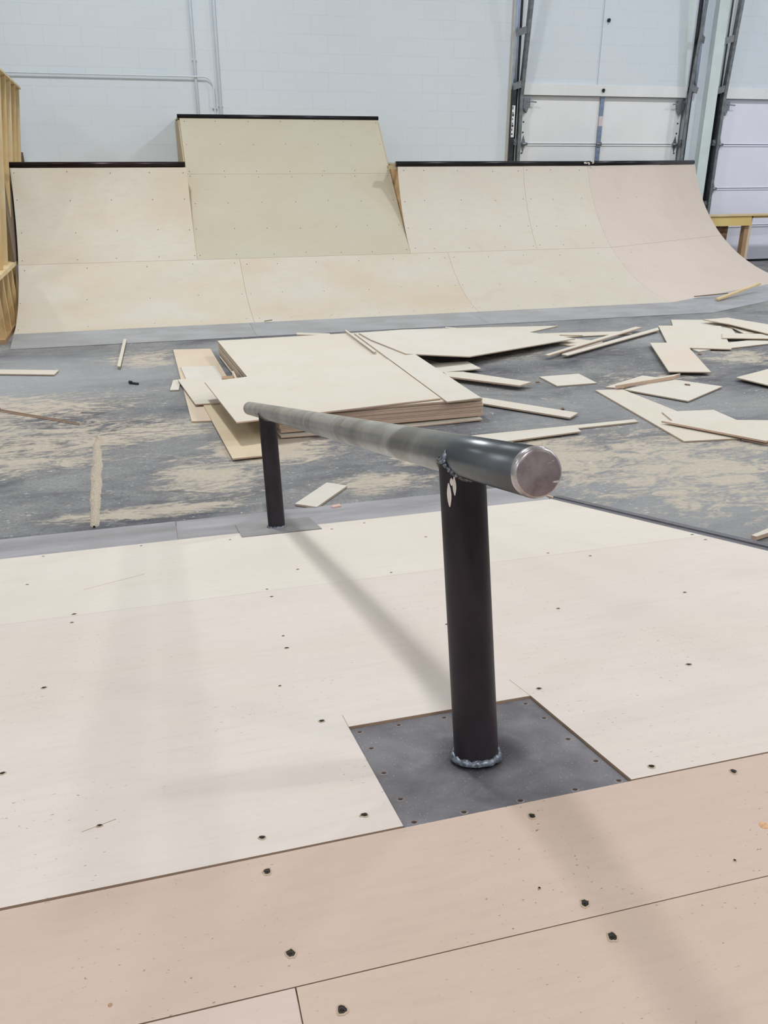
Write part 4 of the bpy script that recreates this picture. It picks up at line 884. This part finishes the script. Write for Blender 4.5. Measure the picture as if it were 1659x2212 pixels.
# ------------------------------------------------------------------ offcuts
for (name, label, cat, pts, th, mat, group) in SCRAPS:
    bm = bmesh.new()
    if mat == 'cream' and R.random() < .45: mat = 'cream2'
    edge = 'edge' if mat in ('tan', 'tan2', 'brown', 'creamE') else 'edge_pale'
    if mat == 'creamE': mat = 'cream'
    if cat == 'wood chip': edge = mat
    ths = min(th, max(.003, min(p[2] for p in pts)-.0008))
    prism(bm, pts, (0, 0, -ths), 0, 1)
    bmesh.ops.triangulate(bm, faces=[f for f in bm.faces if len(f.verts) > 4])
    tag(obj(name, bm, [mat, edge]), label, cat, None)
# pieces leaning on the corner ramp
stick('wooden_stick', 'thick brown-edged stick lying on the steel apron of the angled corner section', SK1[0], SK1[1], .045, .022, 'stud_pale')
stick('wood_splinter', 'thin splinter on the plywood edge beside the thick stick at the corner', SK2[0], SK2[1], .02, .008, 'brown', 'wood chip')
stick('wood_splinter', 'small dark splinter on the foot of the long ramp', SK3[0], SK3[1], .012, .006, 'brown', 'wood chip')
# bolt on the floor
bl = thing('bolt', 'small black bolt lying on the dusty floor at the left', 'bolt', (-.1844, 6.4795, 0))
bm = bmesh.new(); tube(bm, [(-.15, 6.46, .010), (-.20, 6.50, .010)], .008, 8); obj('shank', bm, 'ink', bl)
bm = bmesh.new(); tube(bm, [(-.20, 6.50, .014), (-.215, 6.512, .014)], .0135, 6); obj('bolt_head', bm, 'ink', bl)
# ridge of sawdust along a floor joint
bm = bmesh.new(); K = 60; rows = []
for i in range(K+1):
    t = i/K; x = -.3976+.0365*t+.012*noise.noise(Vector((t*9, 0, 0))); y = 5.2591-1.46*t; w = (.018+.010*math.sin(t*3)+.009*noise.noise(Vector((t*30, 3, 0))))*(1 if .02 < t < .985 else .4)
    row = []
    for j in range(7):
        s = j/6*2-1; h = .010*(1-s*s)*(1+.5*noise.noise(Vector((t*80, s*4, 1)))) + .0005
        row.append(bm.verts.new((x+s*w*(1+.3*noise.noise(Vector((t*60, s, 7)))), y, max(h, .0006))))
    rows.append(row)
for a, b_ in zip(rows, rows[1:]):
    for j in range(6): bm.faces.new((a[j], a[j+1], b_[j+1], b_[j]))
o = obj('sawdust', bm, 'sawdust'); o['kind'] = 'stuff'; tag(o, 'narrow straight ridge of sawdust on the floor joint', 'sawdust')
# hairline joint across the floor
bm = bmesh.new(); J = [FJ[0], FJ[1]]
bar(bm, (J[0][0], J[0][1], .0003), (J[1][0], J[1][1], .0003), .008, .001)
o = obj('trim_9', bm, 'steel_track'); struct(o)

# ------------------------------------------------------------------ light
def bay(x, y, e, size=.55, z=6.55, col=(.965, .985, 1.)):
    l = bpy.data.lights.new('high_bay', 'AREA'); l.shape = 'DISK'; l.size = size; l.energy = e; l.color = col
    o = bpy.data.objects.new('high_bay', l); COL.objects.link(o); o.location = (x, y, z)
for x, y, e in LIGHTS: bay(x, y, e)
w = bpy.data.worlds.new('hall'); bpy.context.scene.world = w; w.use_nodes = True
w.node_tree.nodes['Background'].inputs[0].default_value = (.8, .87, 1, 1); w.node_tree.nodes['Background'].inputs[1].default_value = .05

# ------------------------------------------------------------------ camera
cam = bpy.data.cameras.new('camera'); co = bpy.data.objects.new('camera', cam); COL.objects.link(co)
F = 1806.55
cam.sensor_fit = 'HORIZONTAL'; cam.sensor_width = 36; cam.lens = F/1659*36; cam.clip_start = .05; cam.clip_end = 100
th, psi, ro = math.radians(23.2152), math.radians(15.3699), math.radians(-.0401)
fw = Vector((math.sin(psi)*math.cos(th), math.cos(psi)*math.cos(th), -math.sin(th))); rt = Vector((math.cos(psi), -math.sin(psi), 0)); up = rt.cross(fw)
r2 = rt*math.cos(ro)-up*math.sin(ro); u2 = up*math.cos(ro)+rt*math.sin(ro)
mm = Matrix((r2, u2, -fw)).transposed().to_4x4(); mm.translation = Vector((0, 0, 1.6114)); co.matrix_world = mm
sc = bpy.context.scene; sc.camera = co
sc.view_settings.view_transform = 'Standard'; sc.view_settings.look = 'None'; sc.view_settings.gamma = 1; sc.view_settings.exposure = EXPO
sc.cycles.max_bounces = 8; sc.cycles.diffuse_bounces = 5; sc.cycles.use_denoising = True
